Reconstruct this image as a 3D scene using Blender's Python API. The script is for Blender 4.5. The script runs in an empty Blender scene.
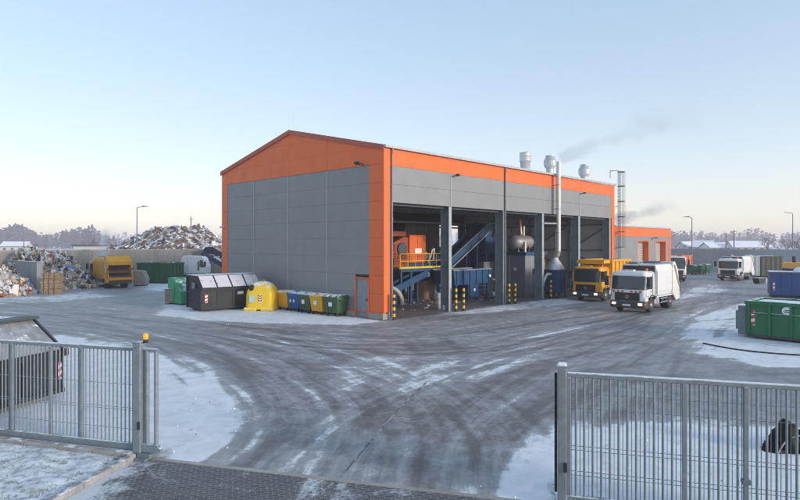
import bpy, bmesh, math, random
import numpy as np
from mathutils import Vector, Matrix, Euler, noise as mnoise
C = bpy.context.scene.collection
SC = bpy.context.scene
rnd = random.Random(7)
R = math.radians
CAMH = 4.5
U = Vector((0.6925, 0.7214, 0)).normalized()     # along the long side of the hall
G = Vector((-U.y, U.x, 0))                        # along the gable of the hall
UA = math.atan2(U.y, U.x)
HALL = Vector((-1.0, 34.5, 0))

def gp(px, py, z=0.0):
    """ground point seen at a photograph pixel"""
    Y = (CAMH - z) * 583.0 / (py - 244.0)
    return Vector(((px - 400.0) / 583.0 * Y, Y, z))

def hp(s, t, z=0.0):
    return HALL + U * s + G * t + Vector((0, 0, z))

# ------------------------------------------------------------------ materials
def nd(nt, typ, **kw):
    n = nt.nodes.new(typ)
    for k, v in kw.items():
        if k.startswith('i_'):
            key = k[2:]
            key = int(key) if key.isdigit() else key.replace('_', ' ')
            n.inputs[key].default_value = v
        else:
            setattr(n, k, v)
    return n

def math_n(nt, op, a, b=None, clamp=False):
    n = nt.nodes.new('ShaderNodeMath'); n.operation = op; n.use_clamp = clamp
    for i, x in enumerate((a, b)):
        if x is None: continue
        if isinstance(x, (int, float)): n.inputs[i].default_value = x
        else: nt.links.new(x, n.inputs[i])
    return n.outputs[0]

def maprange(nt, x, a, b, c=0.0, d=1.0, smooth=True):
    n = nt.nodes.new('ShaderNodeMapRange')
    n.interpolation_type = 'SMOOTHSTEP' if smooth else 'LINEAR'
    nt.links.new(x, n.inputs[0])
    for i, v in enumerate((a, b, c, d)): n.inputs[i + 1].default_value = v
    return n.outputs[0]

def mixc(nt, f, a, b):
    n = nt.nodes.new('ShaderNodeMix'); n.data_type = 'RGBA'
    if isinstance(f, (int, float)): n.inputs[0].default_value = f
    else: nt.links.new(f, n.inputs[0])
    for i, x in ((6, a), (7, b)):
        if isinstance(x, tuple): n.inputs[i].default_value = (*x[:3], 1)
        else: nt.links.new(x, n.inputs[i])
    return n.outputs[2]

def noise_n(nt, vec, scale, detail=4, rough=0.55, dist=0.0):
    n = nt.nodes.new('ShaderNodeTexNoise')
    n.inputs['Scale'].default_value = scale; n.inputs['Detail'].default_value = detail
    n.inputs['Roughness'].default_value = rough; n.inputs['Distortion'].default_value = dist
    if vec is not None: nt.links.new(vec, n.inputs['Vector'])
    return n.outputs['Fac']

SNOW = (0.80, 0.83, 0.87)
def mat(name, col, rough=0.5, metal=0.0, var=0.12, scale=3.0, dirt=0.0, dirtcol=(0.09, 0.075, 0.06), snow=0.0,
        bump=0.0, bscale=40.0, emit=None, coat=0.0, streak=0.0, spec=0.5):
    m = bpy.data.materials.new(name); m.use_nodes = True
    nt = m.node_tree; bs = nt.nodes['Principled BSDF']
    tc = nt.nodes.new('ShaderNodeTexCoord')
    geo = nt.nodes.new('ShaderNodeNewGeometry')
    oi = nt.nodes.new('ShaderNodeObjectInfo')
    vec = nt.nodes.new('ShaderNodeVectorMath'); vec.operation = 'ADD'
    nt.links.new(tc.outputs['Object'], vec.inputs[0])
    sc = nt.nodes.new('ShaderNodeVectorMath'); sc.operation = 'SCALE'
    sc.inputs[0].default_value = (17.3, 31.1, 9.7); nt.links.new(oi.outputs['Random'], sc.inputs['Scale'])
    nt.links.new(sc.outputs[0], vec.inputs[1]); V = vec.outputs[0]
    n1 = noise_n(nt, V, scale, 5, 0.6)
    f = maprange(nt, n1, 0.25, 0.75)
    lo = tuple(c * (1 - var) for c in col); hi = tuple(min(1, c * (1 + var)) for c in col)
    colr = mixc(nt, f, lo, hi)
    if streak > 0:
        mp = nt.nodes.new('ShaderNodeMapping'); mp.inputs['Scale'].default_value = (3.0, 3.0, 0.15)
        nt.links.new(V, mp.inputs[0])
        sn = noise_n(nt, mp.outputs[0], 2.0, 5, 0.65)
        colr = mixc(nt, math_n(nt, 'MULTIPLY', maprange(nt, sn, 0.45, 0.75), streak), colr, tuple(c * 0.55 for c in col))
    rg = None
    if dirt > 0:
        n2 = noise_n(nt, V, scale * 2.1, 6, 0.7, 0.4)
        df = math_n(nt, 'MULTIPLY', maprange(nt, n2, 0.42, 0.72), dirt)
        colr = mixc(nt, df, colr, dirtcol)
    if snow > 0:
        sx = nt.nodes.new('ShaderNodeSeparateXYZ'); nt.links.new(geo.outputs['Normal'], sx.inputs[0])
        n3 = noise_n(nt, V, 2.6, 5, 0.65)
        up = maprange(nt, sx.outputs['Z'], 0.45, 0.85)
        nf = maprange(nt, n3, 0.62 - 0.4 * snow, 0.74 - 0.4 * snow)
        sf = math_n(nt, 'MULTIPLY', up, nf, True)
        colr = mixc(nt, sf, colr, SNOW)
        rg = maprange(nt, sf, 0, 1, rough, 0.8)
    nt.links.new(colr, bs.inputs['Base Color'])
    if rg is not None: nt.links.new(rg, bs.inputs['Roughness'])
    else:
        nr = noise_n(nt, V, scale * 1.7, 4, 0.6)
        nt.links.new(maprange(nt, nr, 0.2, 0.8, max(0.03, rough - 0.1), min(1, rough + 0.12)), bs.inputs['Roughness'])
    bs.inputs['Metallic'].default_value = metal
    bs.inputs['Coat Weight'].default_value = coat
    bs.inputs['Specular IOR Level'].default_value = spec
    if bump > 0:
        b = nt.nodes.new('ShaderNodeBump'); b.inputs['Strength'].default_value = bump; b.inputs['Distance'].default_value = 0.02
        nt.links.new(noise_n(nt, V, bscale, 4, 0.6), b.inputs['Height']); nt.links.new(b.outputs[0], bs.inputs['Normal'])
    if emit:
        bs.inputs['Emission Color'].default_value = (*emit[0], 1); bs.inputs['Emission Strength'].default_value = emit[1]
    return m

M = {}
def D(k, *a, **kw): M[k] = mat(k, *a, **kw)
D('clad_grey', (0.235, 0.247, 0.255), 0.5, 0.0, 0.05, 0.7, streak=0.10)
D('clad_orange', (0.80, 0.145, 0.022), 0.5, 0.0, 0.06, 0.7, streak=0.10)
D('clad_trim', (0.40, 0.42, 0.44), 0.45)
D('verge', (0.42, 0.09, 0.04), 0.5)
D('zinc', (0.50, 0.53, 0.55), 0.48, 0.5, 0.12, 4, dirt=0.15, dirtcol=(0.2, 0.21, 0.22))
D('galv', (0.24, 0.285, 0.315), 0.48, 0.35, 0.14, 6, dirt=0.25, dirtcol=(0.16, 0.18, 0.19), snow=0.55)
D('galv_dark', (0.17, 0.21, 0.235), 0.55, 0.2, 0.15, 6)
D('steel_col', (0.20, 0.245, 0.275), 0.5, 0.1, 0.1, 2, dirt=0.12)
D('steel_col_lit', (0.36, 0.40, 0.42), 0.5, 0.1, 0.1, 2, dirt=0.15)  # paler copy of the column steel, daylight on the flange put into its colour
D('steel_dark', (0.06, 0.072, 0.085), 0.55, 0.1, 0.15, 2)
D('inox', (0.60, 0.585, 0.57), 0.45, 0.6, 0.08, 3)
D('tank_steel', (0.30, 0.305, 0.31), 0.5, 0.35, 0.15, 2, dirt=0.3, dirtcol=(0.16, 0.165, 0.17))
D('copper', (0.60, 0.42, 0.32), 0.45, 0.5, 0.1, 3)
D('inner_wall', (0.66, 0.655, 0.63), 0.6, 0, 0.06, 0.6, streak=0.2)
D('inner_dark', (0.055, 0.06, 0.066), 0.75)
D('roofsheet', (0.45, 0.47, 0.49), 0.5, 0.3, 0.08, 0.5, snow=0.6)
D('concrete', (0.36, 0.345, 0.31), 0.8, 0, 0.18, 0.8, dirt=0.35, dirtcol=(0.17, 0.165, 0.155), bump=0.2, bscale=18, streak=0.35)
D('concrete_top', (0.40, 0.39, 0.36), 0.8, 0, 0.15, 1, snow=0.5)
D('wall_concrete', (0.31, 0.30, 0.275), 0.85, 0, 0.10, 0.35, dirt=0.25, dirtcol=(0.2, 0.195, 0.18), streak=0.45, snow=0.5)
D('wall_grey', (0.33, 0.345, 0.35), 0.85, 0, 0.10, 0.35, dirt=0.25, dirtcol=(0.17, 0.18, 0.185), streak=0.4, snow=0.5)
D('kerbstone', (0.33, 0.325, 0.325), 0.85, 0, 0.2, 3, dirt=0.25, snow=0.3, bump=0.3)
D('rubber', (0.018, 0.018, 0.02), 0.75, dirt=0.4, dirtcol=(0.12, 0.12, 0.12), scale=6)
D('black', (0.022, 0.024, 0.027), 0.5, dirt=0.3, dirtcol=(0.08, 0.08, 0.08))
D('tarp', (0.004, 0.005, 0.006), 0.6, 0, 0.2, 5, bump=0.5, bscale=9, spec=.25)
D('glass', (0.035, 0.05, 0.058), 0.05, 0.0, 0.1, spec=0.8)
D('chassis', (0.045, 0.047, 0.05), 0.6, dirt=0.5, dirtcol=(0.13, 0.125, 0.12))
D('rim', (0.42, 0.42, 0.42), 0.45, 0.4, dirt=0.4)
D('white_paint', (0.78, 0.78, 0.77), 0.35, 0, 0.04, 1.5, dirt=0.14, dirtcol=(0.38, 0.35, 0.30), coat=0.3, streak=0.10)
D('cream_paint', (0.72, 0.69, 0.62), 0.45, 0, 0.06, 1.2, dirt=0.30, dirtcol=(0.36, 0.31, 0.25), streak=0.28)
D('yellow_paint', (0.80, 0.40, 0.02), 0.38, 0, 0.06, 1.5, dirt=0.25, dirtcol=(0.30, 0.17, 0.05), coat=0.2, streak=0.15)
D('yellow_old', (0.72, 0.36, 0.025), 0.5, 0, 0.1, 1.6, dirt=0.45, dirtcol=(0.22, 0.12, 0.05), streak=0.4, snow=0.2)
D('orange_paint', (0.72, 0.13, 0.012), 0.45, 0, 0.08, 1.4, dirt=0.2, dirtcol=(0.25, 0.08, 0.03))
D('orange_dark', (0.30, 0.062, 0.02), 0.55, 0, 0.15, 1.4, dirt=0.3, dirtcol=(0.08, 0.03, 0.02))
D('rust', (0.19, 0.085, 0.04), 0.8, 0, 0.3, 4, dirt=0.5, dirtcol=(0.07, 0.05, 0.04))
D('green_paint', (0.004, 0.14, 0.05), 0.42, 0, 0.1, 1.5, dirt=0.2, dirtcol=(0.03, 0.09, 0.05), streak=0.25, snow=0.55)
D('green_skip', (0.01, 0.10, 0.045), 0.5, 0, 0.12, 1.5, dirt=0.3, dirtcol=(0.05, 0.08, 0.05), streak=0.3, snow=0.4)
D('green_bin', (0.035, 0.105, 0.04), 0.5, 0, 0.08, 2, dirt=0.15, snow=0.62)
D('green_bell', (0.02, 0.30, 0.13), 0.45, 0, 0.08, 2, dirt=0.2, snow=0.35)
D('yellow_bin', (0.70, 0.37, 0.015), 0.5, 0, 0.08, 2, dirt=0.2, dirtcol=(0.4, 0.24, 0.06), snow=0.55)
D('yellow_bell', (0.86, 0.58, 0.015), 0.4, 0, 0.05, 2, dirt=0.12, dirtcol=(0.5, 0.33, 0.05), snow=0.5)
D('blue_bin', (0.01, 0.085, 0.31), 0.5, 0, 0.08, 2, dirt=0.15, snow=0.62)
D('blue_paint', (0.002, 0.062, 0.22), 0.42, 0, 0.08, 1.5, dirt=0.2, dirtcol=(0.03, 0.05, 0.1), streak=0.25, snow=0.7)
D('navy', (0.022, 0.045, 0.085), 0.5, 0, 0.15, 1.6, dirt=0.35, dirtcol=(0.08, 0.085, 0.09), streak=0.3, snow=0.4)
D('machine_blue', (0.007, 0.062, 0.16), 0.45, 0, 0.12, 1.5, dirt=0.25, dirtcol=(0.04, 0.06, 0.08))
D('anthracite', (0.022, 0.026, 0.030), 0.55, 0, 0.15, 1.6, dirt=0.25, dirtcol=(0.04, 0.041, 0.043), streak=0.2, spec=0.3)
D('lid_snow', (0.10, 0.11, 0.12), 0.6, 0, 0.1, 1.5, snow=0.82)
D('lid_frost', (0.24, 0.255, 0.275), 0.7, 0, 0.25, 1.2, dirt=0.6, dirtcol=(0.42, 0.44, 0.47), snow=0.12)
D('olive', (0.115, 0.115, 0.065), 0.6, 0, 0.15, 1.4, dirt=0.5, dirtcol=(0.13, 0.10, 0.07), streak=0.4, snow=0.6)
D('safety_yellow', (0.80, 0.50, 0.02), 0.45, dirt=0.2)
D('red', (0.55, 0.03, 0.02), 0.5)
D('marker_white', (0.78, 0.78, 0.78), 0.5)
D('label_blue', (0.42, 0.66, 0.74), 0.5)
D('lamp_red', (0.45, 0.02, 0.015), 0.25)
D('amber', (0.85, 0.32, 0.01), 0.25, emit=((1.0, 0.40, 0.02), 0.12))
D('headlight', (0.9, 0.85, 0.75), 0.2, emit=((1.0, 0.85, 0.62), 1.0))
D('lens', (0.65, 0.66, 0.66), 0.15, 0.3)
D('cabinet', (0.22, 0.245, 0.26), 0.5, 0, 0.05, 1.2, dirt=0.12)
D('cardboard', (0.40, 0.27, 0.155), 0.85, 0, 0.3, 6, dirt=0.35, dirtcol=(0.2, 0.13, 0.08), bump=0.4, bscale=25, snow=0.2)
D('trash_white', (0.68, 0.68, 0.66), 0.6, var=0.15, scale=6)
D('trash_grey', (0.34, 0.34, 0.34), 0.7, var=0.25, scale=6)
D('trash_brown', (0.32, 0.21, 0.13), 0.8, var=0.3, scale=6)
D('trash_tan', (0.50, 0.41, 0.30), 0.8, var=0.25, scale=6)
D('trash_black', (0.02, 0.021, 0.024), 0.5, var=0.3, scale=6)
D('trash_blue', (0.10, 0.28, 0.50), 0.6, var=0.2, scale=6)
D('trash_cyan', (0.32, 0.52, 0.62), 0.6, var=0.2, scale=6)
D('trash_red', (0.36, 0.10, 0.06), 0.7, var=0.3, scale=6)
D('trash_green', (0.16, 0.28, 0.14), 0.7, var=0.3, scale=6)
D('trash_yellow', (0.6, 0.43, 0.12), 0.7, var=0.2, scale=6)
D('mound_dirt', (0.10, 0.078, 0.06), 0.95, 0, 0.5, 0.8, dirt=0.6, dirtcol=(0.17, 0.10, 0.07), snow=0.62, bump=1.0, bscale=3)
D('wood', (0.33, 0.27, 0.21), 0.8, 0, 0.2, 4, snow=0.5)
D('bark', (0.075, 0.062, 0.052), 0.9, var=0.25)
D('twigs', (0.085, 0.072, 0.062), 0.9, var=0.3)
D('evergreen', (0.025, 0.04, 0.03), 0.9, var=0.3)
D('house_wall', (0.52, 0.49, 0.45), 0.8)
D('house_roof', (0.2, 0.12, 0.1), 0.8, snow=0.95)
D('snow_lump', SNOW, 0.75, var=0.05, bump=0.5, bscale=12)
D('grassblade', (0.12, 0.125, 0.085), 0.8, var=0.4, scale=2)
D('hose', (0.02, 0.02, 0.022), 0.5)
D('duct_white', (0.62, 0.62, 0.6), 0.6, dirt=0.3)
D('frosted', (0.5, 0.56, 0.62), 0.5)

# ------------------------------------------------------------------ mesh builder
class MB:
    def __init__(self): self.v = []; self.f = []; self.m = []; self.sm = []
    def add(self, vs, fs, mi=0, smooth=False):
        o = len(self.v); self.v += [tuple(p) for p in vs]
        for f in fs:
            self.f.append(tuple(i + o for i in f)); self.m.append(mi); self.sm.append(smooth)
    def box(self, c, s, mi=0, rot=None, jit=0.0, rng=None):
        pts = []
        for z in (-.5, .5):
            for y in (-.5, .5):
                for x in (-.5, .5):
                    p = Vector((x * s[0], y * s[1], z * s[2]))
                    if jit: p += Vector([(rng.random() - .5) * jit * d for d in s])
                    if rot is not None: p = rot @ p
                    pts.append(p + Vector(c))
        self.add(pts, [(0, 2, 3, 1), (4, 5, 7, 6), (0, 1, 5, 4), (2, 6, 7, 3), (0, 4, 6, 2), (1, 3, 7, 5)], mi)
        return self
    def bb(self, x0, x1, y0, y1, z0, z1, mi=0):
        return self.box(((x0 + x1) / 2, (y0 + y1) / 2, (z0 + z1) / 2), (abs(x1 - x0), abs(y1 - y0), abs(z1 - z0)), mi)
    def prism(self, pts, a0, a1, plane='xz', mi=0, smooth=False):
        def P(u, w, a):
            return {'xz': (u, a, w), 'yz': (a, u, w), 'xy': (u, w, a)}[plane]
        n = len(pts)
        vs = [P(u, w, a0) for u, w in pts] + [P(u, w, a1) for u, w in pts]
        self.add(vs, [tuple(range(n)), tuple(range(2 * n - 1, n - 1, -1))], mi)
        self.add(vs, [(i, (i + 1) % n, n + (i + 1) % n, n + i) for i in range(n)], mi, smooth)
        return self
    def cyl(self, p0, p1, r0, r1=None, n=12, mi=0, caps=True, smooth=True):
        p0 = Vector(p0); p1 = Vector(p1); r1 = r0 if r1 is None else r1
        d = (p1 - p0).normalized(); a = d.orthogonal().normalized(); b = d.cross(a)
        vs = []
        for p, r in ((p0, r0), (p1, r1)):
            for i in range(n):
                t = 2 * math.pi * i / n
                vs.append(p + (a * math.cos(t) + b * math.sin(t)) * r)
        self.add(vs, [(i, (i + 1) % n, n + (i + 1) % n, n + i) for i in range(n)], mi, smooth)
        if caps: self.add(vs, [tuple(range(n - 1, -1, -1)), tuple(range(n, 2 * n))], mi)
        return self
    def bar(self, p0, p1, w, h=None, mi=0):
        """square bar between two points; w across, h up"""
        p0 = Vector(p0); p1 = Vector(p1); h = h or w
        d = (p1 - p0); L = d.length; d.normalize()
        up = Vector((0, 0, 1)) if abs(d.z) < 0.95 else Vector((0, 1, 0))
        s = d.cross(up).normalized(); u = s.cross(d)
        rot = Matrix((d, s, u)).transposed()
        return self.box((p0 + p1) / 2, (L, w, h), mi, rot)
    def tube(self, pts, r, n=8, mi=0):
        for a, b in zip(pts[:-1], pts[1:]): self.cyl(a, b, r, r, n, mi)
        return self
    def lathe(self, prof, c, axis='z', n=20, mi=0, smooth=True):
        c = Vector(c); vs = []
        for r, h in prof:
            for i in range(n):
                t = 2 * math.pi * i / n
                x, y = r * math.cos(t), r * math.sin(t)
                vs.append(c + Vector({'z': (x, y, h), 'y': (x, h, y), 'x': (h, x, y)}[axis]))
        fs = []
        for k in range(len(prof) - 1):
            for i in range(n):
                j = (i + 1) % n
                fs.append((k * n + i, k * n + j, (k + 1) * n + j, (k + 1) * n + i))
        self.add(vs, fs, mi, smooth)
        self.add(vs, [tuple(range(n - 1, -1, -1)), tuple(range((len(prof) - 1) * n, len(prof) * n))], mi)
        return self
    def build(self, name, mats, parent=None, bevel=0.0, seg=1, fixn=True):
        me = bpy.data.meshes.new(name)
        me.from_pydata(self.v, [], self.f)
        if not isinstance(mats, (list, tuple)): mats = [mats]
        for m in mats: me.materials.append(M[m] if isinstance(m, str) else m)
        me.polygons.foreach_set('material_index', self.m)
        me.polygons.foreach_set('use_smooth', self.sm)
        if fixn:
            bm = bmesh.new(); bm.from_mesh(me)
            bmesh.ops.remove_doubles(bm, verts=bm.verts, dist=1e-5) if bevel else None
            bmesh.ops.recalc_face_normals(bm, faces=bm.faces); bm.to_mesh(me); bm.free()
        me.update()
        o = bpy.data.objects.new(name, me); C.objects.link(o)
        if parent is not None: o.parent = parent
        if bevel:
            b = o.modifiers.new('edge', 'BEVEL'); b.width = bevel; b.segments = seg; b.limit_method = 'ANGLE'; b.angle_limit = R(40)
        return o

def tag(o, label, cat, group=None, kind=None):
    o['label'] = label; o['category'] = cat
    if group: o['group'] = group
    if kind: o['kind'] = kind
    return o
def struct(o, label=None, cat=None):
    o['kind'] = 'structure'
    if label: o['label'] = label
    if cat: o['category'] = cat
    return o
def thing(name, label, cat, loc=(0, 0, 0), rz=0.0, group=None):
    o = bpy.data.objects.new(name, None); C.objects.link(o)
    o.empty_display_size = 0.3
    o.location = loc; o.rotation_euler = (0, 0, rz)
    return tag(o, label, cat, group)
def copy_tree(o, parent=None):
    c = o.copy(); C.objects.link(c)
    if parent is not None: c.parent = parent
    for ch in [x for x in bpy.data.objects if x.parent == o]: copy_tree(ch, c)
    return c
def dup(root, loc, rz, label, group=None):
    c = copy_tree(root); c.location = loc; c.rotation_euler = (0, 0, rz); c['label'] = label
    if group: c['group'] = group
    return c
HAZE = 0.0008
SUNAZ, SUNEL, SUNE, SUNANG = 122, 12, 0.80, 10
AIR, DUST, OZONE, SKYS = 1.0, 0.7, 2.0, 0.15
EXPO = 1.88
SKYSAT, SKYTINT, SKYGAM = 1.24, (1.17, 0.975, 1.0, 1), 0.44
# ------------------------------------------------------------------ yard ground
def catmull(pts, n=8):
    P_ = [Vector(p) for p in pts]; out = []
    P_ = [P_[0] * 2 - P_[1]] + P_ + [P_[-1] * 2 - P_[-2]]
    for i in range(1, len(P_) - 2):
        a, b, c, d = P_[i - 1:i + 3]
        for k in range(n):
            t = k / n
            out.append(0.5 * ((2 * b) + (c - a) * t + (2 * a - 5 * b + 4 * c - d) * t * t + (3 * b - a - 3 * c + d) * t ** 3))
    out.append(P_[-2]); return out

def poly_sd(px, py, poly):
    """signed distance, positive inside"""
    inside = np.zeros(px.shape, bool); dist = np.full(px.shape, 1e9)
    n = len(poly)
    for i in range(n):
        x0, y0 = poly[i]; x1, y1 = poly[(i + 1) % n]
        dx, dy = x1 - x0, y1 - y0; L2 = dx * dx + dy * dy + 1e-9
        t = np.clip(((px - x0) * dx + (py - y0) * dy) / L2, 0, 1)
        dist = np.minimum(dist, np.hypot(px - x0 - t * dx, py - y0 - t * dy))
        c = ((y0 > py) != (y1 > py))
        with np.errstate(divide='ignore', invalid='ignore'):
            xi = dx * (py - y0) / (dy if dy != 0 else 1e-9) + x0
        inside ^= c & (px < xi)
    return np.where(inside, dist, -dist)

def path_uv(px, py, path):
    best = np.full(px.shape, 1e9); u = np.zeros(px.shape); v = np.zeros(px.shape); acc = 0.0
    for a, b in zip(path[:-1], path[1:]):
        dx, dy = b.x - a.x, b.y - a.y; L = math.hypot(dx, dy)
        if L < 1e-6: continue
        t = np.clip(((px - a.x) * dx + (py - a.y) * dy) / (L * L), 0, 1)
        ex, ey = px - a.x - t * dx, py - a.y - t * dy
        d = np.hypot(ex, ey); m = d < best
        best = np.where(m, d, best); u = np.where(m, acc + t * L, u)
        v = np.where(m, np.sign(dx * ey - dy * ex) * d, v); acc += L
    return u, v, best

def sm(x, a, b):
    t = np.clip((x - a) / (b - a), 0, 1); return t * t * (3 - 2 * t)

ys = [-30.0, -12.0, 2.0, 6.0]
y = 7.5
while y < 130: ys.append(y); y += max(0.07, 0.0042 * y * max(1, y / 22))
ys += [150, 200, 300, 500, 900, 1500, 2100]
xs = [0.0]; x = 0.0
while x < 90: x += 0.10 if x < 14 else 0.10 + (x - 14) * 0.012; xs.append(x)
xs += [130, 220, 400, 800, 1500, 2100]
xs = [-a for a in xs[:0:-1]] + xs
XX, YY = np.meshgrid(np.array(xs), np.array(ys)); px = XX.ravel(); py = YY.ravel()
nx, ny = len(xs), len(ys)

def W(*pix): return [tuple(gp(a, b).xy) for a, b in pix]
regions = [
    (W((-60, 338), (60, 336), (120, 345), (185, 361), (214, 378), (234, 400), (242, 420), (232, 442), (206, 462), (150, 462), (60, 450), (-80, 440)), 1.05, 0.9),
    (W((164, 303), (160, 316), (205, 321), (285, 323), (350, 325), (384, 322), (372, 312), (275, 298), (200, 295)), 0.85, 0.8),
    (W((468, 505), (500, 468), (532, 438), (566, 424), (640, 421), (760, 424), (900, 440), (1000, 520), (700, 540)), 0.98, 1.0),
    (W((668, 331), (690, 316), (735, 303), (900, 300), (1000, 345), (830, 366), (760, 358), (700, 350)), 0.84, 1.4),
    (W((690, 352), (735, 330), (900, 338), (900, 376), (760, 366)), 0.92, 0.8),
    (W((380, 384), (420, 364), (470, 358), (545, 356), (515, 372), (450, 384), (402, 402)), 0.66, 0.7),
    (W((330, 376), (352, 358), (400, 352), (425, 356), (370, 378), (345, 396)), 0.58, 0.6),
    (W((440, 340), (520, 330), (600, 322), (580, 332), (480, 344)), 0.50, 0.8),
    (W((250, 382), (280, 364), (300, 372), (290, 395), (262, 402)), 0.52, 0.8),
    (W((438, 309), (500, 303), (560, 298), (590, 302), (560, 308), (470, 314), (440, 315)), 0.66, 0.5),
    (W((686, 270), (760, 272), (775, 292), (900, 290), (900, 266), (690, 266)), 0.9, 1.2),
    (W((130, 282), (190, 282), (200, 290), (150, 292)), 0.7, 1.0),
    (W((-40, 297), (40, 296), (90, 291), (120, 296), (60, 302), (-40, 305)), 0.62, 1.0),
    (W((684, 289), (712, 284), (728, 290), (700, 297), (676, 300)), 0.72, 0.9),
    (W((250, 327), (310, 326), (372, 330), (330, 337), (270, 335)), 0.36, 0.8),
]
snow = np.full(px.shape, 0.38)
for poly, amt, soft in regions:
    snow = np.maximum(snow, 0.38 + (amt - 0.38) * sm(poly_sd(px, py, poly), -soft, soft))
roads = [
    catmull([gp(*p) for p in ((300, 520), (330, 470), (345, 425), (320, 388), (255, 356), (170, 332), (90, 318), (-20, 305))]),
    catmull([gp(*p) for p in ((430, 520), (440, 470), (465, 425), (520, 385), (590, 350), (660, 318), (705, 296), (712, 283), (690, 274))]),
    catmull([gp(*p) for p in ((-60, 318), (100, 320), (220, 333), (340, 345), (460, 342), (560, 326), (640, 312), (740, 298))]),
]
uv = [path_uv(px, py, r) for r in roads]
wts = []
for (u, v, d), wid in zip(uv, (5.5, 5.0, 6.0)):
    wts.append(1 - sm(d, wid * 0.45, wid * 1.5))
# single tyre paths, worn dark through the snow
tyre = [
    ((150, 470), (200, 440), (222, 410), (212, 380), (180, 362), (120, 350)), ((168, 474), (222, 446), (246, 412), (234, 378), (190, 354), (110, 340)),
    ((360, 345), (420, 350), (520, 345), (600, 338), (700, 345), (830, 352)), ((420, 405), (470, 385), (540, 362), (620, 345), (700, 335), (820, 331)),
    ((430, 392), (480, 372), (540, 355), (610, 340), (690, 326), (780, 318)), ((495, 500), (520, 460), (552, 425), (600, 400), (680, 385), (820, 380)),
    ((470, 430), (530, 398), (600, 378), (700, 366), (820, 362)), ((400, 420), (430, 380), (440, 355), (420, 335)),
    ((270, 400), (250, 372), (215, 350), (150, 335), (60, 325)), ((300, 420), (290, 385), (262, 360), (200, 340), (100, 322)),
    ((690, 345), (705, 325), (735, 308), (775, 297)), ((700, 300), (740, 295), (790, 296)), ((690, 312), (730, 300), (775, 288)),
    ((440, 318), (500, 312), (570, 305), (600, 300)), ((210, 326), (300, 330), (380, 335), (450, 330)),
    ((600, 470), (680, 440), (760, 425), (860, 430)), ((620, 418), (700, 425), (780, 447), (830, 470)),
]
tr = np.zeros(px.shape)
for k, t in enumerate(tyre):
    pth = catmull([gp(*p) for p in t], 7)
    for off in ((0,) if k > 12 else (-0.95, 0.95)):
        u, v, d = path_uv(px, py, pth)
        tr = np.maximum(tr, (1 - sm(np.abs(v - off), 0.12, 0.36)) * (d < 2.5) * (0.55 + 0.45 * np.sin(u * 0.9 + k) * np.sin(u * 0.23 + k * 2)))
snow = snow - np.where(snow > .5, .30, .16) * tr
rt = random.Random(21); fine = np.zeros(px.shape)
for k in range(46):
    r_ = roads[k % 3]; sh = rt.uniform(-4.5, 4.5); tw_ = rt.uniform(-.10, .10); wv = rt.uniform(0, 6)
    wd = rt.uniform(.06, .17); sg = rt.choice((-1, -1, 1, 1, .6)); amp = rt.uniform(.10, .26)
    u, v, d = uv[k % 3]
    for off in (-.95, .95):
        x_ = v - sh - off - tw_ * (u - 14) - .5 * np.sin(u * .11 + wv)
        fine += sg * amp * np.exp(-(x_ / wd) ** 2) * wts[k % 3] * (.5 + .5 * np.sin(u * (.25 + .2 * rt.random()) + k))
snow = snow + fine
far = sm(np.hypot(px, py), 110, 150)
snow = snow * (1 - far) + 0.75 * far
inhall = poly_sd(px, py, [tuple(hp(0, 0).xy), tuple(hp(32, 0).xy), tuple(hp(32, 18).xy), tuple(hp(0, 18).xy)])
snow = snow - 0.6 * sm(inhall, -0.8, 0.3)

me = bpy.data.meshes.new('yard_ground')
idx = np.arange(nx * ny).reshape(ny, nx)
faces = np.stack([idx[:-1, :-1], idx[:-1, 1:], idx[1:, 1:], idx[1:, :-1]], -1).reshape(-1, 4)
me.vertices.add(nx * ny); me.vertices.foreach_set('co', np.stack([px, py, np.zeros_like(px)], -1).ravel())
me.loops.add(faces.size); me.loops.foreach_set('vertex_index', faces.ravel())
me.polygons.add(len(faces)); me.polygons.foreach_set('loop_start', np.arange(0, faces.size, 4)); 
me.update(calc_edges=True)
a = me.attributes.new('snow', 'FLOAT', 'POINT'); a.data.foreach_set('value', snow.astype(np.float32))
for i, nm in enumerate(('pa', 'pb', 'pc')):
    a = me.attributes.new(nm, 'FLOAT_VECTOR', 'POINT')
    a.data.foreach_set('vector', np.stack([uv[i][0], uv[i][1], wts[i]], -1).astype(np.float32).ravel())

gm = bpy.data.materials.new('yard_ground'); gm.use_nodes = True
nt = gm.node_tree; bs = nt.nodes['Principled BSDF']
tc = nt.nodes.new('ShaderNodeTexCoord'); V = tc.outputs['Object']
def attr(nm):
    n = nt.nodes.new('ShaderNodeAttribute'); n.attribute_name = nm; return n
sn = attr('snow').outputs['Fac']
n_big = noise_n(nt, V, 0.35, 5, 0.6, 0.6)
n_mid = noise_n(nt, V, 1.6, 6, 0.65, 0.5)
n_fin = noise_n(nt, V, 7.0, 8, 0.75)
tot = sn
tot = math_n(nt, 'ADD', tot, math_n(nt, 'MULTIPLY', math_n(nt, 'SUBTRACT', n_big, 0.5), 0.40))
tot = math_n(nt, 'ADD', tot, math_n(nt, 'MULTIPLY', math_n(nt, 'SUBTRACT', n_mid, 0.5), 0.58))
tot = math_n(nt, 'ADD', tot, math_n(nt, 'MULTIPLY', math_n(nt, 'SUBTRACT', n_fin, 0.5), 0.50))
streaks = None
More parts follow.
